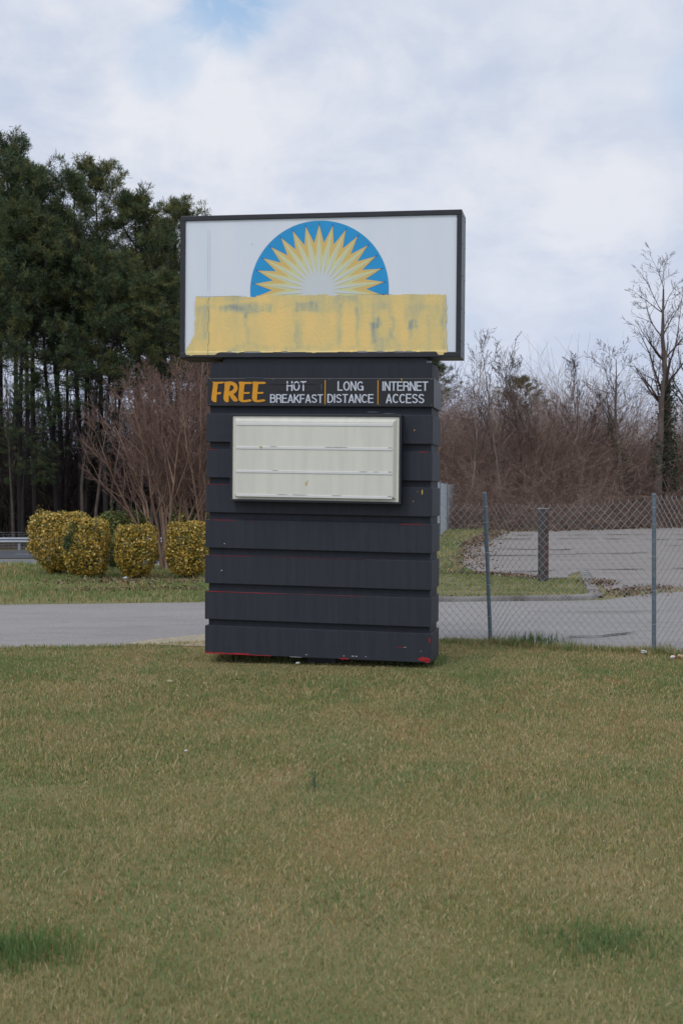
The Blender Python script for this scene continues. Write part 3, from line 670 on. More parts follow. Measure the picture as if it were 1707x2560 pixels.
def quads(name, P, s, m, col, up=.6, parent=None, asp=.6):
    n = len(P); nrmv = rng.normal(0, 1, (n, 3)); nrmv[:, 2] = np.abs(nrmv[:, 2]) + up; nrmv /= np.linalg.norm(nrmv, axis=1, keepdims=True)
    a = np.cross(nrmv, rng.normal(0, 1, (n, 3))); a /= np.linalg.norm(a, axis=1, keepdims=True); b = np.cross(nrmv, a)
    s = np.broadcast_to(np.asarray(s, float), (n,))[:, None]
    V = np.stack([P - a * s, P - b * s * asp + nrmv * s * .15, P + a * s, P + b * s * asp + nrmv * s * .15], 1).reshape(-1, 3); i = (np.arange(n) * 4)[:, None]
    return link(name, np_mesh(name, V, [i + np.array([[0, 1, 2, 3]])], np.repeat(col, 4, axis=0)), m, parent)
m_grass = mat('grass_blades', rough=.7, attr=True, spec=.2, transl=.35)
STRAW = np.array([lin(178, 160, 116), lin(164, 148, 100), lin(186, 170, 134), lin(152, 132, 92)]); GREEN = np.array([lin(126, 136, 82), lin(112, 126, 74), lin(140, 146, 94), lin(98, 118, 72)])
def grass_cols(X, Y, bias=0.0):
    n = len(X)
    g = fbm(X * .55 + 3, Y * .38, 71, 4) * .75 + fbm(X * 2.6, Y * 2.6, 75, 3) * .45 - .6 + bias
    p = np.clip(.53 + g * 1.5, .05, .95)
    isg = rng.random(n) < p
    c = np.where(isg[:, None], GREEN[rng.integers(0, 4, n)], STRAW[rng.integers(0, 4, n)])
    dead = smoothstep(.56, .74, fbm(X * 2.1 + 11, Y * 1.5 + 4, 83, 5))          # dead, tan-brown patches
    c = np.where((rng.random(n) < dead * .34)[:, None], np.array([lin(180, 152, 112), lin(160, 132, 94)])[rng.integers(0, 2, n)], c)
    lush = smoothstep(.56, .72, fbm(X * 1.7 + 31, Y * 1.2 + 9, 87, 5))
    c = np.where((rng.random(n) < lush * .36)[:, None], np.array([lin(108, 132, 78), lin(122, 138, 98)])[rng.integers(0, 2, n)], c)
    return c * rng.uniform(.95, 1.42, (n, 1)), isg
def lawn_points(d0, d1, dens, marg=1.6):
    A = 0.5 * (.56 * d0 + 2 * marg + .56 * d1 + 2 * marg) * (d1 - d0); n = int(A * dens)
    Y = rng.uniform(d0, d1, n); X = rng.uniform(-1, 1, n) * (.28 * Y + marg); return X, Y
near_a = np.array(near)
def lawn_edge(x): return np.interp(x, near_a[:, 0], near_a[:, 1])
Xs, Ys, Hs, Ws = [], [], [], []
for d0, d1, dens, wd in ((2.6, 4.6, 13000, .0034), (4.6, 7, 8500, .0042), (7, 10, 5600, .0058), (10, 14.4, 4000, .0078)):
    X, Y = lawn_points(d0, d1, dens); k = Y < lawn_edge(X) + .03; X, Y = X[k], Y[k]
    Xs.append(X); Ys.append(Y); Ws.append(np.full(len(X), wd) * rng.uniform(.6, 1.3, len(X)))
X = np.concatenate(Xs); Y = np.concatenate(Ys); W_ = np.concatenate(Ws)
H_ = rng.uniform(.012, .036, len(X)) * (.8 + .35 * smoothstep(4, 9, Y)) * (.6 + .8 * fbm(X * 1.6, Y * 1.6, 91, 3))
edge = smoothstep(.5, 0, lawn_edge(X) - Y); H_ *= 1 + .4 * edge
H_ *= 1 - .5 * smoothstep(1.5, 1.0, np.abs(X + .2)) * smoothstep(.7, .3, np.abs(Y - 12.05))
col, isg = grass_cols(X, Y, 0.05 * smoothstep(9, 12, Y) + .06 * edge)
blades('lawn_grass', X, Y, H_, W_, col, m_grass)
print('blades', len(X))
# rougher, greener fringe under the sign and along the fence
def fringe(name, n, fx, fy, h0, h1, bias, wd=.006, lean=.4, z=None):
    X, Y = fx(n), fy(n); col, _ = grass_cols(X, Y, bias); return blades(name, X, Y, rng.uniform(h0, h1, n), np.full(n, wd), col, m_grass, z, lean)
def under(n):
    u = rng.uniform(-1.15, 1.12, n); v = rng.uniform(.22, .72, n); return u, v
u, v = under(5000); X = -.2014 + u * math.cos(TH) + v * math.sin(TH); Y = 12.0289 - u * math.sin(TH) + v * math.cos(TH)
colg, _ = grass_cols(X, Y, .25); blades('sign_base_grass', X, Y, rng.uniform(.02, .075, len(X)), np.full(len(X), .008), colg, m_grass)
n = 1500; u = rng.normal(-.45, .28, n); u = np.where(rng.random(n) < .35, rng.normal(.55, .25, n), u); v = rng.uniform(.3, .75, n)
P = np.stack([-.2014 + u * math.cos(TH) + v * math.sin(TH), 12.0289 - u * math.sin(TH) + v * math.cos(TH), rng.uniform(.01, .085, n)], 1)
tag(quads('low_weeds', P, .013, m_grass, np.array([lin(70, 96, 48), lin(56, 80, 42), lin(90, 110, 56)])[rng.integers(0, 3, n)], .8), kind='stuff')
t = rng.uniform(0, 1, 4200); fp = resample([(1.1, 13.95, 0), (1.62, 13.85, 0), (2.1, 13.33, 0), (3.18, 13.0, 0), (3.9, 12.0, 0)], .01); ix = (t * (len(fp) - 1)).astype(int)
X = fp[ix, 0] + rng.normal(0, .06, len(t)); Y = fp[ix, 1] + rng.normal(0, .07, len(t)); colg, _ = grass_cols(X, Y, .18)
blades('fence_line_grass', X, Y, rng.uniform(.03, .11, len(X)) * (.5 + fbm(X * 3, Y * 3, 17, 2)), np.full(len(X), .007), colg, m_grass)
# island and bank grass, further off: longer, wider blades
def region(n, x0, x1, y0, y1, test=None):
    X = rng.uniform(x0, x1, n); Y = rng.uniform(y0, y1, n)
    if test is not None: k = test(X, Y); X, Y = X[k], Y[k]
    return X, Y
X, Y = region(66000, -12, 4.7, 18.3, 30, lambda x, y: (x < 3.88 + (y - 20) * .16) & (y > np.interp(x, [-40, -5, -2.1, 1.5, 3.6], [18.3, 18.74, 19.25, 19.5, 19.8])) & ((x < 2.55) | (y < np.interp(x, [2.5, 3.05, 3.8, 4.4], [27.5, 26.1, 24.7, 24.8]))))
bare = fbm(X * .5, Y * 1.4, 131, 3); k = rng.random(len(X)) < smoothstep(.36, .52, bare) + .15; X, Y = X[k], Y[k]
moss = smoothstep(.5, 1.6, X)
col, _ = grass_cols(X, Y, .16 + .22 * moss); col = col * (1 - .35 * moss[:, None]) + np.array(lin(122, 122, 52)) * .35 * moss[:, None]
blades('island_grass', X, Y, rng.uniform(.03, .11, len(X)) * (1 - .45 * moss), np.full(len(X), .016), col, m_grass)
X, Y = region(26000, -.5, 6.6, 26, 60, lambda x, y: x < np.interp(y, [24, 26.5, 28.5, 30.3, 33.5, 42, 48.8, 56.2, 60], [3.0, 2.7, 2.6, 2.7, 3.0, 3.9, 5.1, 6.3, 7.2]))
col, _ = grass_cols(X, Y, .10); blades('bank_grass', X, Y, rng.uniform(.04, .16, len(X)), np.full(len(X), .03), col, m_grass)
X, Y = region(16000, -32, -6, 28, 52); col, _ = grass_cols(X, Y, .12); blades('verge_grass', X, Y, rng.uniform(.05, .16, len(X)), np.full(len(X), .03), col, m_grass)
# single dark clumps
def clump(name, x, y, n, sx, sy, h0, h1, c, label, wd=.006, lean=.35):
    X = rng.normal(0, sx, n); Y = rng.normal(0, sy, n); col = np.array(c) * rng.uniform(.7, 1.25, (n, 1))
    o = blades(name, X, Y, rng.uniform(h0, h1, n), np.full(n, wd), col, m_grass, np.zeros(n), lean)
    del o['kind']; o.location = (x, y, 0); return tag(o, label, 'grass clump')
g1 = lin(110, 134, 80)
clump('grass_clump', -1.18, 4.45, 1100, .14, .10, .03, .08, g1, 'dark green grass clump at the lower left corner of the lawn', .005)
clump('grass_clump', .92, 4.55, 520, .13, .11, .025, .06, lin(112, 134, 86), 'dark green grass clump at the lower right of the lawn', .005)
clump('onion_grass_tuft', -.148, 6.95, 20, .012, .012, .08, .17, lin(92, 114, 88), 'thin upright blue green tuft alone in the middle of the lawn', .0045, .08)
clump('grass_clump', 2.05, 13.55, 220, .13, .08, .08, .20, lin(92, 116, 58), 'tall ragged green tuft at the foot of the fence between its two near posts', .010, .35)
# fallen leaves
m_leaf = mat('dead_leaves', rough=.85, attr=True, spec=.2)
LC = np.array([lin(120, 92, 70), lin(96, 72, 54), lin(142, 118, 94), lin(78, 62, 50), lin(150, 134, 112)])
PL = []
def strew(pts, n, sp):
    P = resample([(x, y, 0) for x, y in pts], .05); i = rng.integers(0, len(P), n); X = P[i, 0] + rng.normal(0, sp, n); Y = P[i, 1] + rng.normal(0, sp, n)
    PL.append(np.stack([X, Y, height(X, Y) + rng.uniform(.02, .04, n)], 1))
strew([(2.6, 27.5), (2.9, 31), (3.3, 34), (4.2, 42), (5.4, 49), (6.6, 56.5)], 2600, .32); strew([(2.2, 26.6), (3.1, 26.1), (3.8, 24.8)], 700, .18); strew([(1.2, 19.7), (3.6, 19.9)], 500, .12)
strew([(4.4, 20.4), (4.9, 21.4), (5.6, 22.2)], 520, .25); strew([(4.5, 22.6), (4.9, 24.0)], 300, .15); strew([(6.8, 57.5), (9.6, 59), (17.6, 66), (30, 76)], 3000, .7); strew([(-5, 23.8), (-2.5, 23.6)], 900, .45); strew([(-4.6, 21.6), (-2.3, 21.8)], 450, .25)
_n = 70; _y = rng.uniform(4, 13, _n); PL.append(np.stack([rng.uniform(-1, 1, _n) * (.3 * _y + 1), _y, rng.uniform(.02, .035, _n)], 1))
PL = np.concatenate(PL); tag(quads('fallen_leaves', PL, np.where(PL[:, 1] > 40, .06, np.where(PL[:, 1] < 13.2, .013, .032)), m_leaf, LC[rng.integers(0, 5, len(PL))], .9), kind='stuff')
X, Y = region(1400, 4.2, 6.4, 20.6, 22.6, lambda x, y: (np.abs(y - (20.4 + (x - 4.2) * .85)) < .42)); colg, _ = grass_cols(X, Y, .2)
blades('pavement_weeds', X, Y, rng.uniform(.02, .06, len(X)), np.full(len(X), .016), colg, m_grass, np.full(len(X), .012))

# ------------------------------------------------------------------ golden shrubs
m_shleaf = mat('variegated_leaves', rough=.45, attr=True, spec=.45, transl=.2); m_stem = mat('shrub_stems', lin(96, 78, 62), .85, var=.2, vscale=20)
GOLD = np.array([lin(196, 162, 66), lin(176, 146, 58), lin(214, 188, 112), lin(140, 124, 52), lin(186, 146, 44), lin(98, 104, 46), lin(66, 80, 38)]); GP = [.19, .18, .14, .16, .09, .13, .11]
DGREEN = np.array([lin(66, 84, 38), lin(52, 72, 34), lin(88, 98, 44), lin(112, 114, 52), lin(150, 138, 60)]); DP_ = [.3, .25, .2, .15, .1]
def shrub(x, y, wx, wy, h, n, label, pal, pp, green_spot=None, sprigs=3, seed=0, squash=.72):
    t = thing('clipped_shrub', label, 'shrub', (x, y, float(height(x, y))), 0, None)
    # superellipsoid: shear the bottom narrower, leaves crowded in the outer shell
    q = rng.normal(0, 1, (n, 3)); q /= np.linalg.norm(q, axis=1, keepdims=True); pwr = 6.0
    rr = (np.sum(np.abs(q) ** pwr, axis=1)) ** (-1 / pwr); sh = 1 - np.abs(rng.normal(0, .10, n)); sh = np.where(rng.random(n) < .22, rng.uniform(.45, .9, n), sh)
    lump = 1 + .11 * (fbm(q[:, 0] * 2.2 + seed, q[:, 2] * 2.2 + q[:, 1] * 1.7, 40 + seed, 3) - .5) * 2 + .05 * (fbm(q[:, 0] * 7 + seed, q[:, 2] * 7 + q[:, 1] * 5, 46 + seed, 2) - .5) * 2
    P = q * (rr * sh * lump)[:, None]
    z = (P[:, 2] + 1) / 2; tap = squash + (1 - squash) * smoothstep(0, .42, z)
    P = np.stack([P[:, 0] * wx / 2 * tap, P[:, 1] * wy / 2 * tap, .06 + z * (h - .06)], 1)
    c = pal[rng.choice(len(pal), n, p=pp)] * rng.uniform(.85, 1.4, (n, 1))
    if green_spot:
        for gx, gz, gr_ in green_spot:
            k = np.hypot(P[:, 0] - gx, P[:, 2] - gz) < gr_; k &= P[:, 1] < 0; c[k] = DGREEN[rng.integers(0, 2, k.sum())]
    ex = []
    ec = []
    for s in range(sprigs):
        sx, sy = rnd.uniform(-.4, .4) * wx, rnd.uniform(-.3, .3) * wy; hh = rnd.uniform(.08, .26); m_ = int(hh * 110)
        zz_ = rng.uniform(-.05, hh, m_); ex.append(np.stack([sx + rng.normal(0, .022, m_), sy + rng.normal(0, .022, m_), h - .03 + zz_], 1)); ec.append((pal[rng.choice(len(pal), m_, p=pp)] * .6 + DGREEN[2] * .4))
    if ex: P = np.concatenate([P] + ex); c = np.concatenate([c] + ec)
    nout = np.stack([P[:, 0], P[:, 1], (P[:, 2] - h * .4) * .8], 1); nout /= np.linalg.norm(nout, axis=1, keepdims=True) + 1e-6
    m_ = len(P); nv = nout * .8 + rng.normal(0, .55, (m_, 3)); nv /= np.linalg.norm(nv, axis=1, keepdims=True)
    a = np.cross(nv, rng.normal(0, 1, (m_, 3))); a /= np.linalg.norm(a, axis=1, keepdims=True); b = np.cross(nv, a); s = rng.uniform(.018, .036, (m_, 1))
    V = np.stack([P - a * s, P - b * s * .55 + nv * s * .2, P + a * s, P + b * s * .55 + nv * s * .2], 1).reshape(-1, 3); i = (np.arange(m_) * 4)[:, None]
    link('foliage', np_mesh('foliage', V, [i + np.array([[0, 1, 2, 3]])], np.repeat(c, 4, axis=0)), m_shleaf, t)
    sg = []
    for k in range(26):
        a0 = rnd.uniform(0, 6.28); r0_ = rnd.uniform(.02, .1); p = np.array([r0_ * math.cos(a0), r0_ * math.sin(a0), -.03])
        e = np.array([math.cos(a0) * wx * rnd.uniform(.1, .42), math.sin(a0) * wy * rnd.uniform(.1, .42), h * rnd.uniform(.4, .92)])
        mid = (p + e) / 2 + np.array([rnd.uniform(-.05, .05), rnd.uniform(-.05, .05), -.05]); sg += [(*p, *mid, .012, .009), (*mid, *e, .009, .004)]
    tube_obj('stems', sg, m_stem, t, 4); return t
shrub(-5.78, 26.3, 1.14, 1.15, 1.26, 9800, 'broadest clipped golden shrub at the left end of the row', GOLD, GP, None, 5, 1, .55)
shrub(-4.98, 25.1, .84, .86, 1.16, 7400, 'clipped golden shrub with a dark green patch on its upper left', GOLD, GP, [(-.28, .78, .11), (-.2, .98, .10), (-.33, .62, .09)], 2, 2, .86)
shrub(-3.98, 24.9, .80, .80, 1.04, 6600, 'clipped golden shrub just left of the bare tree stems with open twigs at its foot', GOLD, GP, None, 3, 3, .66)
shrub(-3.0, 25.1, .80, .8, 1.09, 6600, 'clipped golden shrub partly hidden by the left edge of the sign', GOLD, GP, None, 3, 4, .85)
shrub(-4.83, 28.2, 1.05, 1.0, 1.27, 8000, 'darker green shrub behind the gap between the golden shrubs', DGREEN, DP_, None, 6, 5, .7)
shrub(-3.2, 28.3, 1.35, 1.0, 1.22, 8000, 'dark green shrub behind the golden shrub next to the sign', DGREEN, DP_, None, 6, 6, .75)

# ------------------------------------------------------------------ trees
def unit(v): return v / (np.linalg.norm(v) + 1e-9)
def grow(segs, p, d, L, r, lvl, P, rn):
    n = P['n'][lvl]; st = L / n; kids = P['kids'][lvl] if lvl < len(P['kids']) else 0
    for i in range(n):
        d = unit(d + np.array([rn.gauss(0, 1), rn.gauss(0, 1), rn.gauss(0, .6)]) * P['wob'][lvl] + np.array([0, 0, P['up'][lvl]]))
        q = p + d * st; f0 = 1 - i / n * P['tap']; f1 = 1 - (i + 1) / n * P['tap']
        segs.append((*p, *q, max(r * f0, P['rmin']), max(r * f1, P['rmin']), lvl)); p = q
        if kids and (i + 1) / n > P['start'][lvl]:
            m_ = kids / max(1, round(n * (1 - P['start'][lvl]))); c = int(m_) + (rn.random() < m_ - int(m_))
            for _ in range(c):
                ax = unit(np.cross(d, np.array([rn.gauss(0, 1), rn.gauss(0, 1), rn.gauss(0, 1)]))); an = R(rn.uniform(*P['ang'][lvl]))
                nd = unit(d * math.cos(an) + ax * math.sin(an)); t = (i + 1) / n
                grow(segs, p, nd, L * P['ratio'][lvl] * rn.uniform(.6, 1.1) * (1.2 - .8 * t), r * f1 * P['rr'][lvl], lvl + 1, P, rn)
    if lvl < len(P['kids']) and P.get('fork') :
        for s in range(P['fork']):
            ax = unit(np.cross(d, np.array([rn.gauss(0, 1), rn.gauss(0, 1), rn.gauss(0, 1)]))); an = R(rn.uniform(8, 28))
            grow(segs, p, unit(d * math.cos(an) + ax * math.sin(an)), L * P['ratio'][lvl] * rn.uniform(.7, 1.0), r * (1 - P['tap']) * .9, lvl + 1, P, rn)
m_bark_pine = mat('pine_bark', lin(46, 40, 38), .9, col2=lin(34, 30, 30), vscale=3, stretch=(2, 2, .4), bump=.4, bscale=12)  # bark colour lowered to stand in for the shade inside the wood
m_needle = mat('pine_needles', rough=.6, attr=True, spec=.25, transl=.2)
NC = np.array([lin(76, 92, 62), lin(66, 82, 56), lin(92, 104, 68), lin(112, 112, 66), lin(78, 96, 70)])
def pine_mesh(seed, h=25, base=.42, width=3.0, olive=.2):
    rn = random.Random(seed); r_ = np.random.default_rng(seed)
    tr = []; p = np.array([0., 0, -.3]); n = 14; d = np.array([0., 0, 1]); pts = [p]
    for i in range(n):
        d = unit(d + np.array([rn.gauss(0, .025), rn.gauss(0, .025), .05])); q = p + d * (h + .3) / n * .97
        f = i / n; tr.append((*p, *q, .23 * (1 - .85 * f), .23 * (1 - .85 * (f + 1 / n)))); p = q; pts.append(p)
    pts = np.array(pts); br = []; tp = []; td = []
    def trunk_at(f):
        x = f * n; i = min(int(x), n - 1); return pts[i] + (pts[i + 1] - pts[i]) * (x - i)
    nb = int(70)
    for b in range(nb):
        f = base + (1 - base) * (b / nb) ** .9; f = min(f + rn.uniform(-.015, .015), .995); o = trunk_at(f); t = max(0.0, (f - base) / (1 - base))
        Lb = width * (1.0 - .80 * t ** 3.2) * (.55 + .45 * min(1, t * 4 + .4)) * rn.uniform(.6, 1.2); a = rn.uniform(0, 6.28)
        dd = unit(np.array([math.cos(a), math.sin(a), -.15 + .9 * t + rn.uniform(-.15, .2)])); p = o; ns = 4; rb = .045 * (1 - .6 * t)
        for s in range(ns):
            dd = unit(dd + np.array([rn.gauss(0, .12), rn.gauss(0, .12), .10])); q = p + dd * Lb / ns; br.append((*p, *q, rb * (1 - s / ns * .7), rb * (1 - (s + 1) / ns * .7))); p = q
            if s >= 1 or Lb < 1.2:
                for k in range(3):
                    sd = unit(dd * .6 + np.array([rn.gauss(0, .7), rn.gauss(0, .7), rn.uniform(-.1, .6)])); sl_ = Lb * rn.uniform(.12, .34); e = p + sd * sl_
                    br.append((*p, *e, .014, .008)); tp.append(e); td.append(sd); 
                    if rn.random() < .3: tp.append(p + sd * sl_ * .55 + np.array([rn.gauss(0, .15), rn.gauss(0, .15), rn.gauss(0, .12)])); td.append(sd)
        tp.append(p); td.append(dd)
    # a few dead snags below the crown
    for b in range(22):
        f = rn.uniform(.12, base + .1); o = trunk_at(f); a = rn.uniform(0, 6.28); L_ = rn.uniform(.5, 2.6); dd = unit(np.array([math.cos(a), math.sin(a), rn.uniform(-.1, .55)])); q = o + dd * L_ * .6; e = q + unit(dd + np.array([rn.gauss(0, .3), rn.gauss(0, .3), .2])) * L_ * .4
        br += [(*o, *q, .022, .015), (*q, *e, .015, .006)]
    tp = np.array(tp); td = np.array(td); m_ = len(tp); K = 26
    tc_ = NC[r_.integers(0, 3, m_)]; ol = r_.random(m_) < olive; tc_[ol] = NC[3]; tc_ = tc_ * r_.uniform(.7, 1.25, (m_, 1))
    C0 = np.repeat(tp, K, 0); D0 = np.repeat(td, K, 0) * .45 + r_.normal(0, .62, (m_ * K, 3)) + np.array([0, 0, .22]); D0 /= np.linalg.norm(D0, axis=1, keepdims=True)
    Ln = r_.uniform(.22, .46, (m_ * K, 1)); side = np.cross(D0, r_.normal(0, 1, (m_ * K, 3))); side /= np.linalg.norm(side, axis=1, keepdims=True); wv = side * .021
    C0 = C0 + r_.normal(0, .09, C0.shape)
    V = np.stack([C0 - wv * .5, C0 + D0 * Ln * .6 + wv, C0 + D0 * Ln, C0 + D0 * Ln * .6 - wv], 1).reshape(-1, 3); i = (np.arange(m_ * K) * 4)[:, None]
    crown = np_mesh('crown', V, [i + np.array([[0, 1, 2, 3]])], np.repeat(np.repeat(tc_, K, 0), 4, 0)); crown.materials.append(m_needle)
    V, Fc, _ = tubes(tr, 8); tm = np_mesh('trunk', V, [Fc]); tm.materials.append(m_bark_pine)
    V, Fc, _ = tubes(br, 3); bm_ = np_mesh('limbs', V, [Fc]); bm_.materials.append(m_bark_pine)
    return tm, bm_, crown
PV = [pine_mesh(100 + i, 25, b_, w_, o_) for i, (b_, w_, o_) in enumerate([(.55, 4.3, .15), (.49, 4.0, .2), (.56, 4.4, .6), (.62, 3.7, .25), (.36, 3.8, .15), (.66, 3.6, .35)])]
def pine(v, x, y, h, label, group=None, rz=None):
    t = thing('pine_tree', label, 'pine tree', (x, y, float(height(x, y))), rnd.uniform(0, 6.28) if rz is None else rz, group); s = h / 25; t.scale = (s * (.8 + .2 / s), s * (.8 + .2 / s), s)
    for nm, me in zip(('trunk', 'limbs', 'crown'), PV[v]):
        o = bpy.data.objects.new(nm, me); C.objects.link(o); o.parent = t
    return t
lab = {35: 'tallest pine, its open crown rising at the left edge of the picture', 150: 'tall pine with a rounded top second from the left edge', 262: 'pine with an olive yellow top in the middle of the left wood', 340: 'pine on the sloping right shoulder of the left wood',
       455: 'pine whose top just shows above the upper left corner of the sign', 210: 'dark pine in the dip between two taller crowns of the left wood', 90: 'dense pine just right of the tallest one', 395: 'thin pine left of the sign, with bare twigs around its top'}
for v, px, ty, yd in ((0, 35, 338, 84), (3, 90, 420, 82), (1, 150, 398, 86), (4, 210, 440, 82), (2, 262, 412, 86), (3, 340, 482, 84), (5, 395, 565, 88), (2, 455, 505, 92)):
    x = (px - 853.5) / F * yd; h = (1240 - ty) / F * yd + EYE + 1.5; pine(v, x, yd, h, lab[px], 'pines of the left wood')
for v, px, ty, yd, lb in ((4, 60, 930, 79, 'young pine with low hanging boughs at the far left, under the tall crowns'), (4, 290, 880, 82, 'mid height pine just above the bare multi-stemmed tree')):
    x = (px - 853.5) / F * yd; pine(v, x, yd, (1240 - ty) / F * yd + EYE + 1.5, lb, 'pines of the left wood')
inner = 'slender pine of the left wood with a bare dark trunk among many like it'
for j in range(31):
    px = -420 + j * 31.5 + rnd.uniform(-10, 10); yd = rnd.choice([80, 84, 88, 93, 98, 104]) + rnd.uniform(-2, 2)
    top = np.interp(px, [-400, 0, 100, 200, 300, 400, 480, 560], [420, 430, 470, 520, 560, 660, 700, 760]) + rnd.uniform(0, 130)
    x = (px - 853.5) / F * yd; h = (1240 - top) / F * yd + EYE + 1.5; pine(rnd.choice([0, 2, 3, 3, 5]), x, yd, h, inner, 'pines of the left wood')
for px, ty, yd in ((590, 900, 92), (660, 930, 96), (740, 960, 98), (830, 950, 97), (920, 960, 95)):   # hidden by the sign from here
    x = (px - 853.5) / F * yd; pine(rnd.choice([1, 4]), x, yd, (1240 - ty) / F * yd + EYE + 1.5, 'low pine standing behind the sign', 'pines behind the sign')
x = (1100 - 853.5) / F * 80; pine(4, x, 80, (1240 - 890) / F * 80 + EYE, 'small pine showing right of the sign just under its cabinet', None)
x = (1290 - 853.5) / F * 95; pine(2, x, 95, (1240 - 945) / F * 95 + EYE, 'olive green evergreen half hidden behind the bare thicket', None)

m_bark = mat('grey_brown_bark', lin(104, 92, 84), .9, col2=lin(80, 70, 64), vscale=4, stretch=(1, 1, .5)); m_twig = mat('fine_twigs', lin(84, 70, 66), .9, var=.12, vscale=1)
m_pale = mat('pale_bark', lin(140, 124, 112), .9, col2=lin(108, 94, 84), vscale=4, stretch=(1, 1, .5))
def bare_tree(name, x, y, h, label, seed, lean=(0, 0), spread=1.0, group=None, bark=None, dens=1.0, start=.35, r0=None, z=None, upf=1.0):
    rn = random.Random(seed); segs = []
    P = dict(n=[10, 6, 5, 4], kids=[int(13 * dens), int(9 * dens), int(6 * dens)], start=[start, .2, .2], wob=[.05, .13, .17, .2], up=[.05, .10 * upf, .08 * upf, .06], ang=[(22 * spread, 48 * spread), (22, 52), (20, 55)], ratio=[.45, .48, .5], rr=[.5, .55, .6], tap=.88, rmin=.0072)
    grow(segs, np.array([0., 0, -.2]), unit(np.array([lean[0], lean[1], 1.])), h, r0 or h * .0105, 0, P, rn)
    S_ = np.array(segs); t = thing(name, label, 'tree', (x, y, float(height(x, y)) if z is None else z), 0, group)
    tube_obj('trunk', S_[S_[:, 8] == 0][:, :8], bark or m_bark, t, 6); tube_obj('crown', S_[S_[:, 8] > 0][:, :8], m_twig, t, 3); return t, S_
def bt(px, ty, yd, label, seed, **k):
    x = (px - 853.5) / F * yd; return bare_tree('bare_tree', x, yd, ((1240 - ty) / F * yd + EYE - float(height(x, yd))) * .91, label, seed, **k)
bt(1175, 845, 63, 'slim bare tree nearest the right edge of the sign', 31, spread=.6, dens=.9, bark=m_pale)
bt(1228, 860, 64, 'slim bare sapling between two taller ones right of the sign', 32, spread=.7, dens=.7)
bt(1262, 832, 62, 'pale bare tree with a long visible trunk right of the sign', 33, lean=(-.05, 0), spread=.9, dens=.8, bark=m_pale, start=.3)
bt(1320, 890, 66, 'low bushy bare tree left of the middle of the thicket', 34, spread=1.2, dens=1.1)
bt(1378, 880, 66, 'bare tree with fan of fine twigs in the middle of the thicket', 35, spread=1.1, dens=1.1)
bt(1440, 890, 67, 'bare tree with dense twiggy top right of the middle of the thicket', 36, spread=1.2, dens=1.2)
bt(1555, 845, 66, 'bare tree with a wide open crown left of the ivy clad trunks', 37, spread=1.5, dens=1.0, lean=(.03, 0), start=.5, r0=.16, upf=.4)
# ivy clad group
m_ivy = mat('ivy_leaves', rough=.5, attr=True, spec=.4)
def ivy(t, S_, f0, f1, n, rad, seed):
    T_ = S_[S_[:, 8] == 0]; k = len(T_); r_ = np.random.default_rng(seed); f = r_.uniform(f0, f1, n) * k; i = np.minimum(f.astype(int), k - 1); u = (f - i)[:, None]
    P = T_[i, :3] * (1 - u) + T_[i, 3:6] * u + r_.normal(0, rad, (n, 3)) * np.array([1, 1, .6]); c = np.array([lin(46, 66, 36), lin(60, 76, 44), lin(38, 54, 32)])[r_.integers(0, 3, n)] * r_.uniform(.7, 1.2, (n, 1))
    quads('ivy', P, .075, m_ivy, c, .3, t)
t, s = bt(1668, 655, 68, 'tallest bare tree at the right edge, its trunk wrapped in ivy', 41, spread=1.15, dens=1.1, start=.48, r0=.34, lean=(-.02, 0), upf=.5); ivy(t, s, .12, .62, 3400, .26, 1)
t, s = bt(1640, 800, 67, 'shorter forked bare tree left of the tallest ivy clad one', 42, spread=.8, dens=.5, start=.55, r0=.30); ivy(t, s, .3, .5, 300, .2, 2)
t, s = bt(1722, 690, 70, 'ivy clad bare tree cut by the right edge of the picture', 43, spread=.9, dens=1.1, start=.45, r0=.24, lean=(-.06, 0)); ivy(t, s, .25, .6, 1700, .22, 3)
t, s = bt(1600, 925, 68, 'crooked leaning ivy trunk bending to the left below the tall trees', 44, spread=1.3, dens=.9, start=.55, r0=.2, lean=(-.28, 0)); ivy(t, s, .1, .8, 1500, .2, 4)
for j, (px, ty, yd) in enumerate(((1790, 760, 74), (1880, 720, 76), (1980, 780, 80), (2100, 740, 84))):
    bt(px, ty, yd, 'bare tree beyond the right edge of the picture', 50 + j, group='trees beyond the right edge')

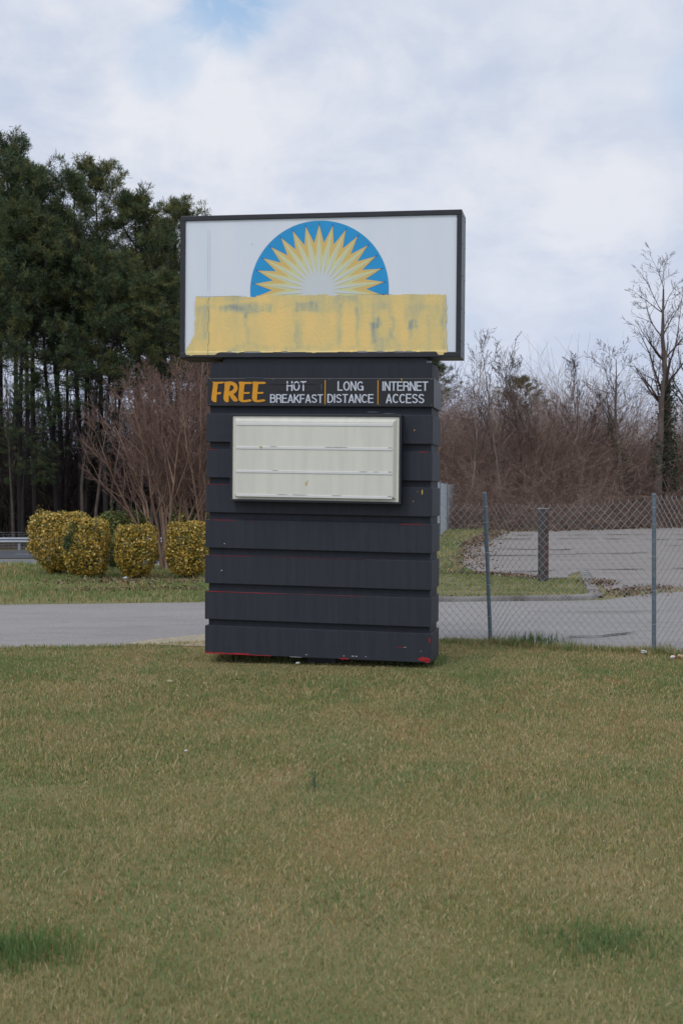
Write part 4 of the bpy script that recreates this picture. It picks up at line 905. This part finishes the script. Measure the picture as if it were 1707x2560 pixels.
# thicket of brambles and saplings: one uncountable mass
def thicket(name, n, xf, yf, hf, m, seed, rad=.008, arch=.55, cols=None):
    r_ = np.random.default_rng(seed); X, Y = xf(r_, n), None; Y = yf(r_, X); Hh = hf(r_, X, Y); ns = 7
    az = r_.uniform(0, 6.28, n); out_ = arch * r_.uniform(.1, 1.2, n); P = np.stack([X, Y, height(X, Y) - .1], 1); segs = []; cc = []
    c = cols[r_.integers(0, len(cols), n)] * r_.uniform(.75, 1.2, (n, 1))
    d = np.stack([np.cos(az) * .25, np.sin(az) * .25, np.ones(n)], 1); R0 = rad * r_.uniform(.6, 1.8, n)
    for s in range(ns):
        d = d + np.stack([np.cos(az) * out_ * .35, np.sin(az) * out_ * .35, -out_ * .16], 1) + r_.normal(0, .16, (n, 3)); d /= np.linalg.norm(d, axis=1, keepdims=True)
        Q = P + d * (Hh / ns * 1.15)[:, None]; segs.append(np.concatenate([P, Q, (R0 * (1 - s / ns * .7))[:, None], (R0 * (1 - (s + 1) / ns * .7))[:, None]], 1)); cc.append(c)
        if s >= 2:
            for _ in range(2):
                k = r_.random(n) < .75; dd = d[k] + r_.normal(0, .6, (k.sum(), 3)); dd /= np.linalg.norm(dd, axis=1, keepdims=True); E = Q[k] + dd * (Hh[k] * r_.uniform(.08, .24, k.sum()))[:, None]
                segs.append(np.concatenate([Q[k], E, (R0[k] * .55)[:, None], (R0[k] * .25)[:, None]], 1)); cc.append(c[k])
        P = Q
    return tag(tube_obj(name, np.concatenate(segs), m, None, 3, np.concatenate(cc)), kind='stuff')
m_thick = mat('bramble_stems', rough=.9, attr=True, spec=.15)
TC = np.array([lin(142, 120, 110), lin(128, 104, 94), lin(160, 138, 126), lin(110, 94, 86), lin(148, 120, 104), lin(174, 154, 140)])
prof_ = lambda X, Y: .94 * np.interp(853.5 + F * X / Y, [1000, 1095, 1200, 1400, 1490, 1545, 1600, 1680, 1760, 2000], [1, 1, .95, 1, .98, .70, .62, .68, .9, 1])
edge_y = lambda X: np.interp(X, [-10, 6.5, 9.5, 17.5, 45], [62, 60, 60.0, 66.5, 88])
thicket('bramble_thicket', 9000, lambda r, n: r.uniform(1.0, 34, n), lambda r, X: edge_y(X) + r.uniform(0, 11, len(X)) ** 1.0, lambda r, X, Y: r.uniform(2.4, 6.0, len(X)) * prof_(X, Y) * (.65 + .5 * smoothstep(0, 6, Y - edge_y(X))) * (.85 + .35 * fbm(X * .35, X * 0, 5, 3)), m_thick, 5, .0075, .6, TC)
thicket('bramble_thicket', 10500, lambda r, n: r.uniform(1.0, 36, n), lambda r, X: edge_y(X) + r.uniform(5, 18, len(X)), lambda r, X, Y: r.uniform(5.2, 8.4, len(X)) * prof_(X, Y) * (.8 + .4 * fbm(X * .3, X * 0 + 2, 9, 3)), m_thick, 6, .010, .3, TC)
thicket('bramble_thicket', 3500, lambda r, n: r.uniform(.5, 34, n), lambda r, X: edge_y(X) + r.uniform(-1.2, 2.5, len(X)), lambda r, X, Y: r.uniform(.6, 2.4, len(X)), m_thick, 8, .007, .9, TC)
# understorey of the left wood, shade of the interior put into the stem colours
UC = np.array([lin(78, 68, 64), lin(64, 56, 54), lin(94, 84, 80), lin(54, 48, 46)])
thicket('wood_understorey', 12000, lambda r, n: r.uniform(-52, 4, n), lambda r, X: r.uniform(84, 112, len(X)), lambda r, X, Y: r.uniform(3.0, 10.5, len(X)), m_thick, 12, .019, .18, UC)
tag(grid_sheet('wood_floor', np.linspace(-90, 12, 50), np.linspace(74.2, 125, 20), mat('leaf_litter', lin(82, 66, 54), .95, col2=lin(62, 52, 44), vscale=.8, bump=.4, bscale=5), .02), kind='structure')
rn_ = random.Random(77); lab2 = 'thin leafless sapling in front of the dark pine trunks'
protos = [bare_tree('bare_sapling', -21.5, 79, 11, lab2, 61, spread=.8, group='saplings at the wood edge', dens=.7)[0], bare_tree('bare_sapling', -16.2, 80, 13, lab2, 62, spread=.7, group='saplings at the wood edge', dens=.7)[0]]
for j in range(16): dup(protos[j % 2], (-27 + j * 1.15 + rn_.uniform(-.4, .4), rn_.uniform(78.5, 92), -1.5), rn_.uniform(0, 6.28), rn_.uniform(.75, 1.25))
bt(372, 505, 90, 'pale bare treetop sticking up between the pines and the sign', 71, spread=.6, dens=1.0); bt(425, 515, 91, 'bare treetop nearest the upper left corner of the sign', 72, spread=.6, dens=.9)

# crape myrtles behind the golden shrubs
m_crape = mat('smooth_tan_bark', lin(170, 146, 126), .7, col2=lin(138, 104, 88), vscale=3, stretch=(2, 2, .4)); m_ctwig = mat('reddish_twigs', lin(138, 112, 101), .85, col2=lin(114, 87, 78), vscale=1.5)
def crape(x, y, h, label, seed, stems, spread):
    rn = random.Random(seed); allb = []
    t = thing('crape_myrtle', label, 'tree', (x, y, 0), 0, None)
    for s in range(stems):
        a = 2 * math.pi * s / stems + rn.uniform(-.3, .3); o = np.array([math.cos(a), math.sin(a), 0]) * rn.uniform(.04, .16); ln = (.12 + .88 * ((s * 7) % stems) / stems) * spread
        P = dict(n=[9, 6, 4, 3], kids=[11, 8, 5], start=[.25, .15, .1], wob=[.06, .10, .13, .15], up=[.03, .07, .06, .04], ang=[(18, 44), (18, 48), (20, 52)], ratio=[.48, .55, .55], rr=[.55, .5, .55], tap=.85, rmin=.0036)
        sg = []; grow(sg, o + np.array([0, 0, -.05]), unit(np.array([math.cos(a) * ln, math.sin(a) * ln, 1.])), h * rn.uniform(.66, .92), rn.uniform(.026, .042), 0, P, rn); sg = np.array(sg)
        tube_obj('stem', sg[sg[:, 8] == 0][:, :8], m_crape, t, 6); allb.append(sg[sg[:, 8] > 0])
    B = np.concatenate(allb); 
    # dry seed heads at the tips
    tube_obj('limbs', B[B[:, 8] == 1][:, :8], m_crape, t, 4); tube_obj('twigs', B[B[:, 8] > 1][:, :8], m_ctwig, t, 3)
    tips = B[B[:, 8] == 3][:, 3:6]; r_ = np.random.default_rng(seed); k = r_.random(len(tips)) < .2; tips = tips[k]; c = np.array([lin(96, 62, 50), lin(80, 54, 46)])[r_.integers(0, 2, len(tips))]
    quads('seed_heads', tips, .012, m_leaf, c, .2, t, .8)
    return t
crape(-3.75, 27.9, 4.9, 'bare multi-stemmed tree with tan bark rising behind the golden shrubs', 81, 15, .68)
crape(-3.05, 28.1, 5.0, 'second bare multi-stemmed tree, half hidden by the sign, with reddish bark', 82, 12, .45)

# ------------------------------------------------------------------ litter
def scrap(name, x, y, s, c, label, cat, seed, c2=None):
    r_ = random.Random(seed); bm = bmesh.new(); bmesh.ops.create_icosphere(bm, subdivisions=2, radius=s)
    for v in bm.verts: v.co *= r_.uniform(.6, 1.15); v.co.z = v.co.z * .55 + s * .4
    m1 = mat(name + '_paper', c, .7); o = bobj(name, bm, [m1] + ([mat(name + '_print', c2, .6)] if c2 else []), None, False)
    if c2:
        for p in o.data.polygons: p.material_index = 1 if p.center.x > s * .1 else 0
    o.location = (x, y, .02); return tag(o, label, cat)
scrap('paper_scrap', 3.03, 12.85, .036, (.45, .43, .38), 'crumpled pale paper scrap at the foot of the right fence post', 'litter', 1)
scrap('crushed_cup', 3.22, 12.42, .034, (.75, .75, .75), 'crushed white and red cup on the lawn at the right edge of the picture', 'litter', 2, lin(170, 50, 36))
scrap('dead_leaf', 3.31, 12.5, .035, lin(190, 160, 130), 'tan dead leaf lying beside the crushed cup', 'leaf', 3)
scrap('paper_scrap', -.41, 12.02, .022, (.6, .62, .62), 'tiny white scrap in the grass under the sign left of its pole', 'litter', 4)
scrap('pebble', -1.46, 10.86, .022, lin(190, 176, 140), 'small buff pebble on the lawn left of the sign', 'stone', 5)
scrap('paper_scrap', -4.1, 24.3, .05, (.68, .7, .74), 'white scrap under the golden shrub left of the bare tree', 'litter', 6)
scrap('pebble', -.96, 7.9, .014, lin(205, 200, 190), 'tiny white pebble in the middle left of the lawn', 'stone', 7)
